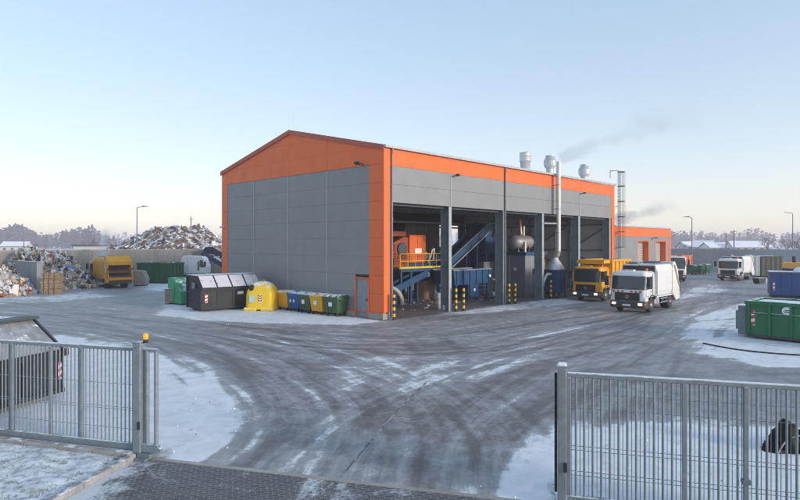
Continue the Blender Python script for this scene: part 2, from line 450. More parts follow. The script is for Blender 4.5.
for nm in ('pa', 'pb', 'pc'):
    at = attr(nm)
    sp = nt.nodes.new('ShaderNodeSeparateXYZ'); nt.links.new(at.outputs['Vector'], sp.inputs[0])
    cb = nt.nodes.new('ShaderNodeCombineXYZ')
    nt.links.new(math_n(nt, 'MULTIPLY', sp.outputs[0], 0.10), cb.inputs[0])
    nt.links.new(math_n(nt, 'MULTIPLY', sp.outputs[1], 1.5), cb.inputs[1])
    s1 = noise_n(nt, cb.outputs[0], 1.0, 5, 0.7, 0.25)
    cb2 = nt.nodes.new('ShaderNodeCombineXYZ')
    nt.links.new(math_n(nt, 'MULTIPLY', sp.outputs[0], 0.30), cb2.inputs[0]); nt.links.new(math_n(nt, 'MULTIPLY', sp.outputs[1], 5.5), cb2.inputs[1])
    s2 = noise_n(nt, cb2.outputs[0], 1.0, 4, 0.65, 0.3)
    s1 = math_n(nt, 'ADD', math_n(nt, 'MULTIPLY', s1, 0.55), math_n(nt, 'MULTIPLY', s2, 0.45))
    t1 = math_n(nt, 'MULTIPLY', math_n(nt, 'SUBTRACT', s1, 0.51), sp.outputs[2])
    streaks = t1 if streaks is None else math_n(nt, 'ADD', streaks, t1)
tot = math_n(nt, 'ADD', tot, math_n(nt, 'MULTIPLY', streaks, 0.75))
mask = maprange(nt, tot, 0.40, 0.76)
thin = maprange(nt, tot, 0.05, 0.60, 0.0, 0.34)
n_cr = noise_n(nt, V, 20.0, 4, 0.6, 0.2)
crisp = maprange(nt, math_n(nt, 'ADD', n_cr, math_n(nt, 'MULTIPLY', math_n(nt, 'SUBTRACT', tot, 0.45), 0.75)), 0.57, 0.64, 0.0, 0.42)
mask = math_n(nt, 'MAXIMUM', math_n(nt, 'MAXIMUM', mask, thin), crisp)
n_asph = noise_n(nt, V, 0.5, 6, 0.7, 0.3); n_gr = noise_n(nt, V, 60, 3, 0.7)
dark = mixc(nt, maprange(nt, n_asph, 0.3, 0.7), (0.118, 0.116, 0.112), (0.172, 0.169, 0.163))
dark = mixc(nt, maprange(nt, streaks, -0.2, 0.15, 0.45, 1.0), (0.104, 0.102, 0.100), dark)
dark = mixc(nt, math_n(nt, 'MULTIPLY', maprange(nt, n_gr, 0.4, 0.75), 0.5), dark, (0.21, 0.21, 0.21))
snc = mixc(nt, maprange(nt, n_mid, 0.3, 0.7), (0.66, 0.685, 0.72), (0.82, 0.84, 0.87))
nt.links.new(mixc(nt, mask, dark, snc), bs.inputs['Base Color'])
nt.links.new(maprange(nt, mask, 0, 0.8, 0.50, 0.85), bs.inputs['Roughness'])
bs.inputs['Specular IOR Level'].default_value = 0.4
bp = nt.nodes.new('ShaderNodeBump'); bp.inputs['Strength'].default_value = 0.5; bp.inputs['Distance'].default_value = 0.03
nt.links.new(math_n(nt, 'ADD', mask, math_n(nt, 'MULTIPLY', n_fin, 0.5)), bp.inputs['Height'])
nt.links.new(bp.outputs[0], bs.inputs['Normal'])
me.materials.append(gm)
go = bpy.data.objects.new('ground', me); C.objects.link(go); struct(go)

# joints filled with snow in the concrete
jm = mat('joint', (0.10, 0.10, 0.10), 0.8, dirt=0.95, dirtcol=(0.62, 0.65, 0.69), scale=1.2)
def joint(pts, w, jm=jm):
    b = MB(); P_ = catmull(pts, 6)
    for i, (p, q) in enumerate(zip(P_[:-1], P_[1:])):
        d = (q - p).normalized(); n = Vector((-d.y, d.x, 0))
        w1 = w * (0.6 + 0.8 * rnd.random())
        b.add([p - n * w1, p + n * w1, q + n * w1, q - n * w1], [(0, 3, 2, 1)])
    for i in range(len(b.v)): b.v[i] = (b.v[i][0], b.v[i][1], 0.004)
    return struct(b.build('ground_joint', jm))
joint([gp(345, 472), gp(372, 440), gp(402, 406), gp(426, 383)], 0.022)
joint([gp(235, 402), gp(320, 412), gp(400, 417), gp(520, 425)], 0.010)
joint([gp(245, 388), gp(290, 379), gp(345, 370)], 0.015)

# paved apron outside the gates
pm = bpy.data.materials.new('paving'); pm.use_nodes = True
nt = pm.node_tree; bs = nt.nodes['Principled BSDF']; tc = nt.nodes.new('ShaderNodeTexCoord')
br = nd(nt, 'ShaderNodeTexBrick', i_Scale=1.0, i_Mortar_Size=0.012, i_Mortar_Smooth=0.3, i_Brick_Width=0.2, i_Row_Height=0.1)
mp = nt.nodes.new('ShaderNodeMapping'); mp.inputs['Rotation'].default_value = (0, 0, R(-15.5))
nt.links.new(tc.outputs['Object'], mp.inputs[0]); nt.links.new(mp.outputs[0], br.inputs['Vector'])
br.inputs['Color1'].default_value = (0.075, 0.075, 0.077, 1); br.inputs['Color2'].default_value = (0.115, 0.113, 0.11, 1)
br.inputs['Mortar'].default_value = (0.20, 0.205, 0.215, 1)
V = tc.outputs['Object']
msk = math_n(nt, 'ADD', noise_n(nt, V, 0.9, 6, 0.65, 0.6), math_n(nt, 'MULTIPLY', math_n(nt, 'SUBTRACT', noise_n(nt, V, 12, 5, 0.7), 0.5), 0.35))
sx = nt.nodes.new('ShaderNodeSeparateXYZ'); nt.links.new(V, sx.inputs[0])
msk = math_n(nt, 'ADD', msk, maprange(nt, sx.outputs[0], -5.9, -4.3, 0.30, 0.0))
mk = math_n(nt, 'MULTIPLY', maprange(nt, msk, 0.53, 0.72), 0.75)
nt.links.new(mixc(nt, mk, br.outputs['Color'], SNOW), bs.inputs['Base Color'])
bs.inputs['Roughness'].default_value = 0.6
bp = nt.nodes.new('ShaderNodeBump'); bp.inputs['Strength'].default_value = 0.5; bp.inputs['Distance'].default_value = 0.01; bp.invert = True
nt.links.new(br.outputs['Fac'], bp.inputs['Height']); nt.links.new(bp.outputs[0], bs.inputs['Normal'])
GA = Vector((-5.5, 12.3, 0)); GB = Vector((2.78, 10.0, 0)); GD = (GB - GA).normalized(); GN = Vector((GD.y, -GD.x, 0))   # GN points to the camera
def quadsheet(name, pts, z, m):
    b = MB(); b.add([(p[0], p[1], z) for p in pts], [tuple(range(len(pts)))]); return struct(b.build(name, m))
quadsheet('paving', [GA + GN * 0.02, GB + GD * 6 + GN * 0.02, (9.5, 2, 0), (-7.0, 2, 0), (-5.98, 10.0, 0)], 0.004, pm)
b = MB(); p = GA + GN * 0.0; q = GB + GD * 6
for k in range(70):
    a0 = p.lerp(q, k / 70); a1 = p.lerp(q, (k + 0.985) / 70)
    b.bar(a0 + Vector((0, 0, 0.004)), a1 + Vector((0, 0, 0.004)), 0.12, 0.016)
struct(b.build('edging_kerb', 'concrete'))

# snowy verge and its kerb by the sliding gate
KC = GA + GD * 0.02 + GN * 0.13
k1 = [KC + Vector((-0.06, 0.02, 0)), Vector((-6.02, 10.0, 0)), Vector((-6.75, 7.5, 0))]
b = MB()
def kerbrun(p, q, w=0.14, top=0.12, n=8):
    for k in range(n):
        a0 = p.lerp(q, k / n); a1 = p.lerp(q, (k + 0.985) / n); jz = rnd.uniform(-0.006, 0.006)
        b.bar(a0 + Vector((0, 0, top / 2 + jz)), a1 + Vector((0, 0, top / 2 + jz)), w, top)
kerbrun(k1[0], k1[1], n=3); kerbrun(k1[1], k1[2], n=3)
k2 = KC - GD * 7.5
kerbrun(k1[0] - GD * 0.05 + GN * 0.02, k2, 0.16, 0.15, 8)
struct(b.build('kerb', 'kerbstone', bevel=0.012))
# verge sheet
vb = MB(); nn = 70
o = k1[0] + GN * 0.10 - GD * 0.08; e1 = -GD * 7.5
for i in range(nn + 1):
    for j in range(nn + 1):
        p0 = o.lerp(o + e1, i / nn)
        # the lower side runs along the kerb
        q0 = Vector((-6.09, 10.0, 0)).lerp(Vector((-13.4, 12.0, 0)), i / nn) + (Vector((-6.83, 7.5, 0)) - Vector((-6.02, 10.0, 0))) * 1.0
        mid = Vector((-6.09, 10.0, 0)).lerp(Vector((-13.4, 12.0, 0)), i / nn)
        f = j / nn
        p = p0.lerp(mid, f * 2) if f < 0.5 else mid.lerp(q0, f * 2 - 1)
        z = 0.085 + 0.045 * mnoise.noise(p * 1.7) + 0.03 * mnoise.noise(p * 6) + 0.015 * mnoise.noise(p * 17)
        edge = min(i, j * 2, nn - i) / 4
        vb.v.append((p.x, p.y, z * min(1, 0.75 + edge * .25)))
for i in range(nn):
    for j in range(nn):
        a0 = i * (nn + 1) + j
        vb.f.append((a0, a0 + nn + 1, a0 + nn + 2, a0 + 1)); vb.m.append(0); vb.sm.append(True)
vm = mat('verge_snow', (0.74, 0.77, 0.81), 0.85, var=0.08, dirt=0.75, dirtcol=(0.115, 0.115, 0.09), scale=2.4, bump=0.6, bscale=30)
struct(vb.build('verge', vm))
# dead grass poking out of the snow
gb = MB()
for k in range(2600):
    u, w = rnd.random(), rnd.random()
    base = o.lerp(o + e1, u * 0.97) + (Vector((-6.6, 8.2, 0)) - KC) * w * 0.95 + Vector((-0.12, 0, 0))
    if mnoise.noise(base * 1.3) < -0.05: continue
    z0 = 0.07
    for q in range(3):
        a = rnd.uniform(0, 6.28); L = rnd.uniform(0.03, 0.085); d = Vector((math.cos(a), math.sin(a), 0))
        bse = base + Vector((rnd.uniform(-.03, .03), rnd.uniform(-.03, .03), z0)); tp = bse + d * L * 0.9 + Vector((0, 0, L * 0.7)); s = Vector((-d.y, d.x, 0)) * 0.006
        gb.add([bse - s, bse + s, tp], [(0, 1, 2)])
g = gb.build('grass', 'grassblade', fixn=False); tag(g, 'dead grass blades poking through the snowy verge', 'grass', kind='stuff')

# snow lumps and frozen crumbs
cb_ = MB()
for k in range(70):
    base = gp(*rnd.choice([(rnd.uniform(165, 238), rnd.uniform(390, 455)), (rnd.uniform(480, 800), rnd.uniform(430, 500)), (rnd.uniform(700, 800), rnd.uniform(345, 362)), (rnd.uniform(170, 370), rnd.uniform(318, 326))]))
    s = rnd.uniform(0.01, 0.028)
    cb_.box(base + Vector((0, 0, s * 0.3)), (s * 1.6, s * 1.2, s), rnd.choice((0, 0, 1)), Euler((rnd.random(), rnd.random(), rnd.random() * 6)).to_matrix(), 0.5, rnd)
tag(cb_.build('snow_crumbs', ['snow_lump', 'trash_grey']), 'frozen crumbs of snow and grit scattered over the yard', 'snow', kind='stuff')

# ------------------------------------------------------------------ perimeter walls
def yard_wall(name, label, p, q, h, m, th=0.3, seg=2.5, top_only=False, group=None):
    d = (q - p); L = d.length; rz = math.atan2(d.y, d.x)
    t = thing(name, label, 'wall', p, rz, group)
    b = MB(); n = max(1, round(L / seg))
    for k in range(n):
        b.bb(k * L / n + 0.012, (k + 1) * L / n - 0.012, -th / 2, th / 2, 0, h + 0.012 * rnd.uniform(-1, 1))
    b.bb(0.05, L - 0.05, -th / 2 + 0.03, th / 2 - 0.03, 0, h - 0.03)
    b.build('panelling', m, t)
    c = MB(); c.bb(0, L, -th / 2 - 0.02, th / 2 + 0.02, h + 0.015, h + 0.10); c.build('coping', 'concrete_top', t)
    return t
yard_wall('concrete_wall', 'long pale beige concrete panel wall behind the waste heaps', Vector((-42.5, 62, 0)) - U * 26, Vector((-42.5, 62, 0)) + U * 89, 3.75, 'wall_concrete')
yard_wall('concrete_wall', 'long grey concrete panel wall behind the parked white truck', Vector((46.6, 100, 0)) + G * 37.5, Vector((46.6, 100, 0)) - G * 48, 3.62, 'wall_grey')
D0 = Vector((-33.8, 54.7, 0))
yard_wall('concrete_wall', 'low grey concrete divider between the two waste heaps', D0, D0 + G * 12, 2.72, 'wall_grey', 0.5, 12)
pb = MB(); pb.bb(-.35, .35, -.35, .35, 0, 3.95)
# ------------------------------------------------------------------ the hall (local x along the long side, y inward, z up)
LS, LT = 31.9, 18.7; EAVE = 10.25; RIDGE = 12.35
hall = thing('industrial_hall', 'large grey and orange steel hall with open front bays', 'building', HALL, UA)
def roofz(t): return EAVE + (RIDGE - EAVE) * (1 - abs(t - LT / 2) / (LT / 2))
# gable cladding, grey: rows of panels with fine grooves
jt = [1.22, 5.24, 9.57, 13.95, 17.85]; rows = [0.42 + 1.108 * k for k in range(9)]
b = MB()
for a0, a1 in zip(jt[:-1], jt[1:]):
    for z0, z1 in zip(rows[:-1], rows[1:]):
        y0 = a0
        if a0 == jt[0] and z0 < 2.3: y0 = 2.47
        b.bb(0.02, 0.12, y0 + 0.008, a1 - 0.008, z0 + 0.004, z1 - 0.004)
b.build('gable_cladding', 'clad_grey', hall)
b = MB()
for t_ in jt[1:-1]: b.bb(-0.012, 0.018, t_ - 0.035, t_ + 0.035, 0.42, rows[-1] - .01)
b.build('joint_trim', 'clad_trim', hall)
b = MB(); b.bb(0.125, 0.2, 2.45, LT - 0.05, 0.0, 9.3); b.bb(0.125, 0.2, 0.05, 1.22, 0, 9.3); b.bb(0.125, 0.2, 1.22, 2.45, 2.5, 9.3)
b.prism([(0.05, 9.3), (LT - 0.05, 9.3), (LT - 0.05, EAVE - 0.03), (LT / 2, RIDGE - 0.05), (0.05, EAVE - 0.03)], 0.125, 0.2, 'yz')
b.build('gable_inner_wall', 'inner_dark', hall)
# orange frame of the gable
b = MB()
zt = rows[-1]
for k, (z0, z1) in enumerate(zip(rows[:-1], rows[1:])):
    b.bb(0.0, 0.12, 0.0, jt[0] - 0.008, z0 + 0.005, z1 - 0.005)
    b.bb(0.0, 0.12, jt[-1] + 0.008, LT, z0 + 0.005, z1 - 0.005)
zz = [zt + 0.006, zt + 1.1, zt + 2.2, RIDGE]
seams = [0.0, 5.24, 9.35, 13.95, LT]
for s0, s1 in zip(seams[:-1], seams[1:]):
    for z0, z1 in zip(zz[:-1], zz[1:]):
        pts = []
        # clip the panel by the roof line
        N = 12
        top = []
        for i in range(N + 1):
            y_ = s0 + 0.006 + (s1 - s0 - 0.012) * i / N; rz_ = min(z1 - 0.006, roofz(y_) - 0.01)
            top.append((y_, rz_))
        top = [p for p in top if p[1] > z0 + 0.02]
        if len(top) < 2: continue
        pts = [(top[0][0], z0), (top[-1][0], z0)] + top[::-1]
        b.prism(pts, 0.0, 0.12, 'yz')
b.build('orange_gable_cladding', 'clad_orange', hall)
b = MB(); b.bb(-0.03, 0.19, -0.02, LT + 0.02, 0.36, 0.415); b.build('drip_trim', 'clad_orange', hall)
b = MB(); b.bb(-0.01, 0.18, 2.47, LT, 0, 0.355); b.bb(-0.06, 0.5, -0.06, 1.18, 0, 0.355); b.build('plinth', 'concrete', hall, bevel=0.01)
# verge of the roof
b = MB()
for y0, y1 in ((-0.12, LT / 2), (LT + 0.12, LT / 2)):
    z0 = EAVE - 0.02; z1 = RIDGE + 0.02
    b.add([(-0.1, y0, z0 - .16), (-0.1, y1, z1 - .16), (-0.1, y1, z1 + .14), (-0.1, y0, z0 + .14), (-0.004, y0, z0 - .16), (-0.004, y1, z1 - .16), (-0.004, y1, z1 + .14), (-0.004, y0, z0 + .14)],
          [(0, 1, 2, 3), (7, 6, 5, 4), (0, 4, 5, 1), (3, 2, 6, 7), (0, 3, 7, 4), (1, 5, 6, 2)])
b.build('verge_trim', 'verge', hall)
# roof with purlin ribs
b = MB()
for y0, y1 in ((-0.18, LT / 2), (LT + 0.18, LT / 2)):
    b.add([(0, y0, EAVE), (0, y1, RIDGE), (LS, y1, RIDGE), (LS, y0, EAVE), (0, y0, EAVE + .12), (0, y1, RIDGE + .12), (LS, y1, RIDGE + .12), (LS, y0, EAVE + .12)],
          [(0, 1, 2, 3), (7, 6, 5, 4), (0, 4, 5, 1), (3, 2, 6, 7), (0, 3, 7, 4), (1, 5, 6, 2)])
b.build('roof', 'roofsheet', hall)
# front fascia
bays = [0.55, 6.27, 12.67, 18.3, 24.6, 30.95]
b = MB(); fz = [7.0, 8.1, 9.2]
segs = [0.5] + bays[1:-1] + [31.25]
for s0, s1 in zip(segs[:-1], segs[1:]):
    for z0, z1 in zip(fz[:-1], fz[1:]): b.bb(s0 + 0.008, s1 - 0.008, -0.06, 0.06, z0 + 0.006, z1 - 0.006)
b.build('front_cladding', 'clad_grey', hall)
b = MB()
for s0, s1 in zip(segs[:-1], segs[1:]): b.bb(s0 + 0.006, s1 - 0.006, -0.06, 0.06, 9.206, 10.2)
b.bb(0.002, 0.494, -0.07, 0.06, 0.42, 10.2); b.bb(31.256, 31.9, -0.07, 0.06, 0.3, 10.2)
b.build('orange_front_cladding', 'clad_orange', hall)
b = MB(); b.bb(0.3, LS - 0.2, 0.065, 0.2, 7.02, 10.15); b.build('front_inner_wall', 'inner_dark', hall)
b = MB(); b.prism([(-0.26, 10.22), (-0.08, 10.22), (-0.08, 10.38), (-0.28, 10.38)], -0.05, LS + 0.05, 'yz'); b.build('gutter', 'zinc', hall)
for s_ in (6.27, 18.3, 24.6):
    b = MB(); b.bb(s_ - 0.03, s_ + 0.03, -0.085, -0.065, 7.0, 9.2); b.build('joint_trim', 'clad_trim', hall)
for s_, zb in ((0.62, 0.05), (12.67, 0.1)):
    b = MB(); b.tube([(s_, -0.17, 10.25), (s_, -0.17, 10.0), (s_, -0.13, 9.8), (s_, -0.13, zb)], 0.06, 10)
    for z_ in (2.0, 4.0, 6.0, 8.0): b.box((s_, -0.12, z_), (0.15, 0.12, 0.04))
    b.build('downpipe', mat('downpipe', (0.26, 0.20, 0.18) if s_ < 1 else (0.15, 0.155, 0.16), 0.5), hall)
# columns: H sections, outer flange painted paler as if lit, web left darker
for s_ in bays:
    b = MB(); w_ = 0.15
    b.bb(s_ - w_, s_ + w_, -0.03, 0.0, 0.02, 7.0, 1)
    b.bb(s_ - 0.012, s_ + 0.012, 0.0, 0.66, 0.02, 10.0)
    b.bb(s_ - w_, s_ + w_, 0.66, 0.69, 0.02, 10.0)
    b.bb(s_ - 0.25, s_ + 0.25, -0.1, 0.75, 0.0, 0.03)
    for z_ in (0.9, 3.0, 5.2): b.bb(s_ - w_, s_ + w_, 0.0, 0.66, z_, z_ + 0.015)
    b.build('column', ['steel_col', 'steel_col_lit'], hall)
    # rafters
    b = MB()
    for y0, y1 in ((0.7, LT / 2), (LT - 0.3, LT / 2)):
        z0, z1 = roofz(y0) - 0.35, RIDGE - 0.35
        b.bar((s_, y0, z0), (s_, y1, z1), 0.2, 0.5)
    b.build('rafter', 'steel_dark', hall)
b = MB()
for k in range(9):
    t_ = 1.2 + k * 2.05; b.bb(0.3, LS - 0.2, t_ - .06, t_ + .06, roofz(t_) - 0.14, roofz(t_) - 0.03)
b.bb(0.3, LS - .2, 0.3, 0.5, 6.85, 7.1)
b.build('purlin_grating', 'steel_dark', hall)
# back wall with an open window, end wall with girts and braces
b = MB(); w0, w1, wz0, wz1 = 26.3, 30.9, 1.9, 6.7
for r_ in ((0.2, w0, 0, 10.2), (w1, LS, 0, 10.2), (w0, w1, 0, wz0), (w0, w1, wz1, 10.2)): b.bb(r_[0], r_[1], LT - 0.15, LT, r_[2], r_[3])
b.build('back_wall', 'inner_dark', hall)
b = MB()
for s_ in np.linspace(w0, w1, 4): b.bb(s_ - .04, s_ + .04, LT - 0.17, LT - .09, wz0, wz1)
for z_ in (wz0, 3.2, wz1): b.bb(w0, w1, LT - 0.165, LT - .1, z_ - .04, z_ + .04)
wf = b.build('window', 'steel_col', hall)
b = MB(); b.bb(w0, w1, LT - .135, LT - .125, wz0, 4.2); b.build('pane', 'frosted', wf)
b = MB(); b.bb(LS - 0.12, LS, 0.1, LT - 0.16, 0, 10.2)
b.prism([(0.1, 10.2), (LT - 0.16, 10.2), (LT / 2, RIDGE - .05)], LS - .12, LS, 'yz'); b.build('end_wall', 'inner_wall', hall)
b = MB()
for z_ in (1.6, 3.9, 6.4, 8.6): b.bb(LS - 0.3, LS - 0.125, 0.2, LT - 0.2, z_ - 0.08, z_ + 0.08)
for t_ in (4.6, 9.2, 13.8): b.bb(LS - 0.45, LS - 0.305, t_ - .12, t_ + .12, 0, 10.3)
b.build('girt_grating', 'steel_col', hall)
for y0, z0, y1, z1 in ((0.4, 6.4, 4.5, 3.9), (0.4, 1.6, 4.5, 3.9), (4.7, 6.4, 9.1, 3.9), (4.7, 1.6, 9.1, 3.9), (0.4, 8.6, 4.5, 6.4)):
    b = MB(); b.bar((LS - 0.37, y0, z0), (LS - 0.37, y1, z1), 0.12, 0.12); b.build('brace', 'steel_col', hall)
b = MB()
for z_ in (1.6, 3.9, 6.4, 8.6): b.bb(0.6, LS - .5, LT - 0.32, LT - 0.18, z_ - .08, z_ + .08)
b.build('back_girt_grating', 'steel_dark', hall)
# personnel door
d_ = MB(); d_.bb(0.05, 0.1, 1.32, 2.36, 0.02, 2.36); dr = d_.build('door', mat('door_paint', (0.20, 0.27, 0.31), 0.45), hall)
h_ = MB(); h_.bb(0.0, 0.045, 1.40, 1.44, 1.0, 1.2); h_.cyl((0.01, 1.42, 1.1), (0.01, 1.56, 1.1), 0.012); h_.build('handle', 'black', dr)
f_ = MB(); f_.bb(-0.03, 0.13, 2.365, 2.46, 0, 2.46); f_.bb(-0.03, 0.13, 1.20, 2.36, 2.37, 2.46); f_.build('door_frame', 'clad_orange', hall)
f_ = MB(); f_.bb(-0.035, 0.12, 1.185, 1.315, 0.0, 2.365); f_.build('door_jamb', 'clad_orange', hall)
# small fittings
def flood(t_or_s, z_, gable):
    b = MB()
    if gable: b.bar((0, t_or_s, z_), (-0.35, t_or_s, z_ + .1), 0.05); b.box((-0.45, t_or_s, z_ + .06), (0.22, 0.42, 0.12), 0, Euler((0, R(25), 0)).to_matrix())
    else: b.bar((t_or_s, -0.06, z_), (t_or_s, -0.4, z_ + .1), 0.05); b.box((t_or_s, -0.42, z_ + .06), (0.3, 0.2, 0.09), 0, Euler((R(-20), 0, 0)).to_matrix())
    b.build('floodlight', 'black', hall)
flood(1.75, 9.35, True); flood(6.6, 9.05, False); flood(24.8, 9.0, False)
b = MB(); b.bar((0, 18.3, 5.9), (-0.25, 18.3, 5.95), 0.05); b.cyl((-0.2, 18.3, 5.88), (-0.42, 18.3, 5.84), 0.07); b.build('security_camera', 'marker_white', hall)
b = MB(); b.cyl((0.3, LT / 2, RIDGE + .1), (0.3, LT / 2, RIDGE + 1.6), 0.008); b.build('lightning_rod', 'zinc', hall)
# roof ventilators
def rz_(t): return roofz(t)
s_, t_ = 20.5, 3.0; z0 = rz_(t_)
b = MB(); b.lathe([(0.42, z0 - .1), (0.42, z0 + .75), (0.50, z0 + .78), (0.50, 12.0), (0.47, 12.03), (0.47, 12.12), (0.50, 12.15), (0.5, 12.5), (0.46, 12.55), (0.05, 12.6)], (s_, t_, 0), n=24)
b.build('roof_ventilator', 'inox', hall)
for s_, t_, top in ((24.8, 3.0, 12.75), (29.7, 2.0, 12.3)):
    z0 = rz_(t_); r = 0.34 if top > 12.5 else 0.33
    b = MB(); b.lathe([(r, z0 - .1), (r, top - 1.25), (r + .22, top - .95), (r + .24, top - .5), (r + .05, top - .12), (r + .08, top - .1), (r + .08, top), (0.02, top + .02)], (s_, t_, 0), n=18, smooth=False)
    b.build('roof_ventilator', 'zinc', hall)
# cage ladder at the far corner
b = MB(); sl = 32.15
for ds in (0, 0.5): b.bb(sl + ds - .025, sl + ds + .025, -0.35, -0.30, 1.8, 11.75)
for k in range(33): b.cyl((sl, -0.325, 2.0 + k * 0.3), (sl + .5, -0.325, 2.0 + k * 0.3), 0.014, n=6)
for z_ in (4.2, 5.7, 7.2, 8.7, 10.2, 11.6):
    pts = [(sl + .25 + 0.34 * math.cos(a), -0.33 - 0.58 * math.sin(a), z_) for a in np.linspace(0, math.pi, 9)]
    for p, q in zip(pts[:-1], pts[1:]): b.bar(p, q, 0.015, 0.07)
    b.bb(sl - .05, sl + .55, -0.36, -0.28, z_ - .03, z_ + .03)
for a in np.linspace(0.3, math.pi - .3, 4): b.bar((sl + .25 + .34 * math.cos(a), -.33 - .58 * math.sin(a), 4.2), (sl + .25 + .34 * math.cos(a), -.33 - .58 * math.sin(a), 11.6), 0.05, 0.015)
for z_ in (3.0, 5.5, 8.2): b.bar((sl + .02, -.3, z_), (sl - 0.3, 0.0, z_), 0.04)
b.bar((sl, -0.32, 11.75), (sl - .4, 0.3, 11.75), 0.05); b.bar((sl - .4, 0.3, 11.75), (sl - .4, .3, 11.0), 0.05)
b.build('cage_ladder', 'steel_dark', hall)
# hall floor
hf = mat('hall_floor', (0.15, 0.135, 0.12), 0.42, 0, 0.25, 0.6, dirt=0.4, dirtcol=(0.07, 0.065, 0.06))
quadsheet('hall_floor', [hp(0.2, 0.15), hp(LS - .2, 0.15), hp(LS - .2, LT - .2), hp(.2, LT - .2)], 0.006, hf)

# ------------------------------------------------------------------ annex
anx = thing('annex_building', 'low flat annex with two roller doors framed in orange', 'building', hp(LS + .02, 0), UA)
AL, AH = 15.6, 6.25
b = MB(); doors = ((5.9, 9.0), (11.0, 14.2)); dz = 4.75
b.bb(0, doors[0][0], 0, .2, 0, 5.3); b.bb(doors[0][1], doors[1][0], 0, .2, 0, 5.3); b.bb(doors[1][1], AL - .55, 0, .2, 0, 5.3)
for a0, a1 in doors: b.bb(a0, a1, 0, .2, dz + .15, 5.3)
b.bb(AL - .2, AL, .2, 10, 0, 5.3); b.bb(0, AL - .2, 9.8, 10, 0, 5.3)
b.build('wall_cladding', 'clad_grey', anx)
b = MB(); b.bb(0, AL + .02, -.03, .2, 5.305, AH); b.bb(AL - .545, AL + .02, -.03, .195, 0, 5.3); b.bb(AL - .2, AL + .02, .2, 10, 5.305, AH)
b.build('orange_cladding', 'clad_orange', anx)
b = MB(); b.bb(-.02, AL + .1, -.12, 10.1, AH + .003, AH + .14); b.build('roof', 'roofsheet', anx)
for a0, a1 in doors:
    b = MB(); b.bb(a0 + .12, a1 - .12, 0.62, .68, 0.02, dz)
    dd = b.build('roller_door', mat('roller', (0.5, 0.5, 0.48), 0.5, streak=.2), anx)
    for k in range(12):
        pass
    b = MB()
    for k in range(18): b.bb(a0 + .12, a1 - .12, .605, .618, 0.1 + k * 0.255, 0.1 + k * .255 + .19)
    b.build('door_slat', mat('slat', (0.34, 0.325, 0.31), 0.5), dd)
    b = MB(); b.bb(a0 + .002, a0 + .115, .015, .6, 0, dz + .14); b.bb(a1 - .115, a1 - .002, .0, .6, 0, dz + .14); b.bb(a0 + .12, a1 - .12, .015, .6, dz + .01, dz + .14)
    b.build('door_surround', 'clad_orange', anx)
b = MB(); b.bar((10.0, -.03, 5.1), (10.0, -.35, 5.2), .05); b.box((10, -.45, 5.17), (.45, .25, .1)); b.build('floodlight', 'black', anx)

# ------------------------------------------------------------------ machinery in the hall
MR = UA
plat = thing('sorting_platform', 'blue steel platform with yellow railings inside the first bay', 'platform', hp(8.6, 5.7), MR)
b = MB(); b.bb(-1.2, 3.8, 0, 3.0, 2.52, 2.6); b.build('deck', 'steel_dark', plat)
b = MB()
for x0, x1, y0, y1 in ((-1.2, 3.8, -0.06, 0), (-1.2, 3.8, 3.0, 3.06), (-1.26, -1.2, 0, 3.0), (3.8, 3.86, 0, 3)): b.bb(x0, x1, y0, y1, 2.38, 2.60)
b.build('edge_beam', 'machine_blue', plat)
b = MB(); b.bb(-1.2, 3.8, -.075, -.062, 2.62, 2.76); b.bb(-1.28, -1.265, 0, 3.0, 2.62, 2.76); b.build('kick_plate', 'safety_yellow', plat)
for x_, y_ in ((0, 0.05), (3.7, .05), (-1.1, 2.9), (3.7, 2.9), (-1.1, .05), (1.8, 2.9)):
    b = MB(); b.bb(x_ - .08, x_ + .08, y_ - .08, y_ + .08, 0, 2.5); b.bb(x_ - .18, x_ + .18, y_ - .18, y_ + .18, 0, .03); b.build('leg', 'machine_blue', plat)
b = MB()
for y_ in (-.03,):
    for x_ in np.linspace(-1.2, 3.8, 7): b.cyl((x_, y_, 2.6), (x_, y_, 3.75), .028, n=8)
    for z_ in (3.2, 3.75): b.cyl((-1.2, y_, z_), (3.8, y_, z_), .028, n=8)
for y_ in np.linspace(0, 3, 4): b.cyl((-1.23, y_, 2.6), (-1.23, y_, 3.75), .028, n=8)
for z_ in (3.2, 3.75): b.cyl((-1.23, 0, z_), (-1.23, 3.0, z_), .028, n=8)
b.build('railing', 'safety_yellow', plat)
b = MB()  # stair down to the right
for k in range(9): b.box((3.95 + k * .25, .5, 2.45 - k * .27), (.26, .8, .04))
for y_ in (.08, .92): b.bar((3.8, y_, 2.55), (6.2, y_, 0.05), .05, .2)
b.build('stair', 'steel_col', plat)
b = MB()
for y_ in (.08,):
    b.tube([(3.8, y_, 3.6), (4.1, y_, 3.4), (6.2, y_, 1.1), (6.25, y_, .1)], .025)
    for k in range(4): b.cyl((4.2 + k * .6, y_, 2.2 - k * .66), (4.2 + k * .6, y_, 3.25 - k * .66), .02, n=6)
b.build('handrail', 'safety_yellow', plat)

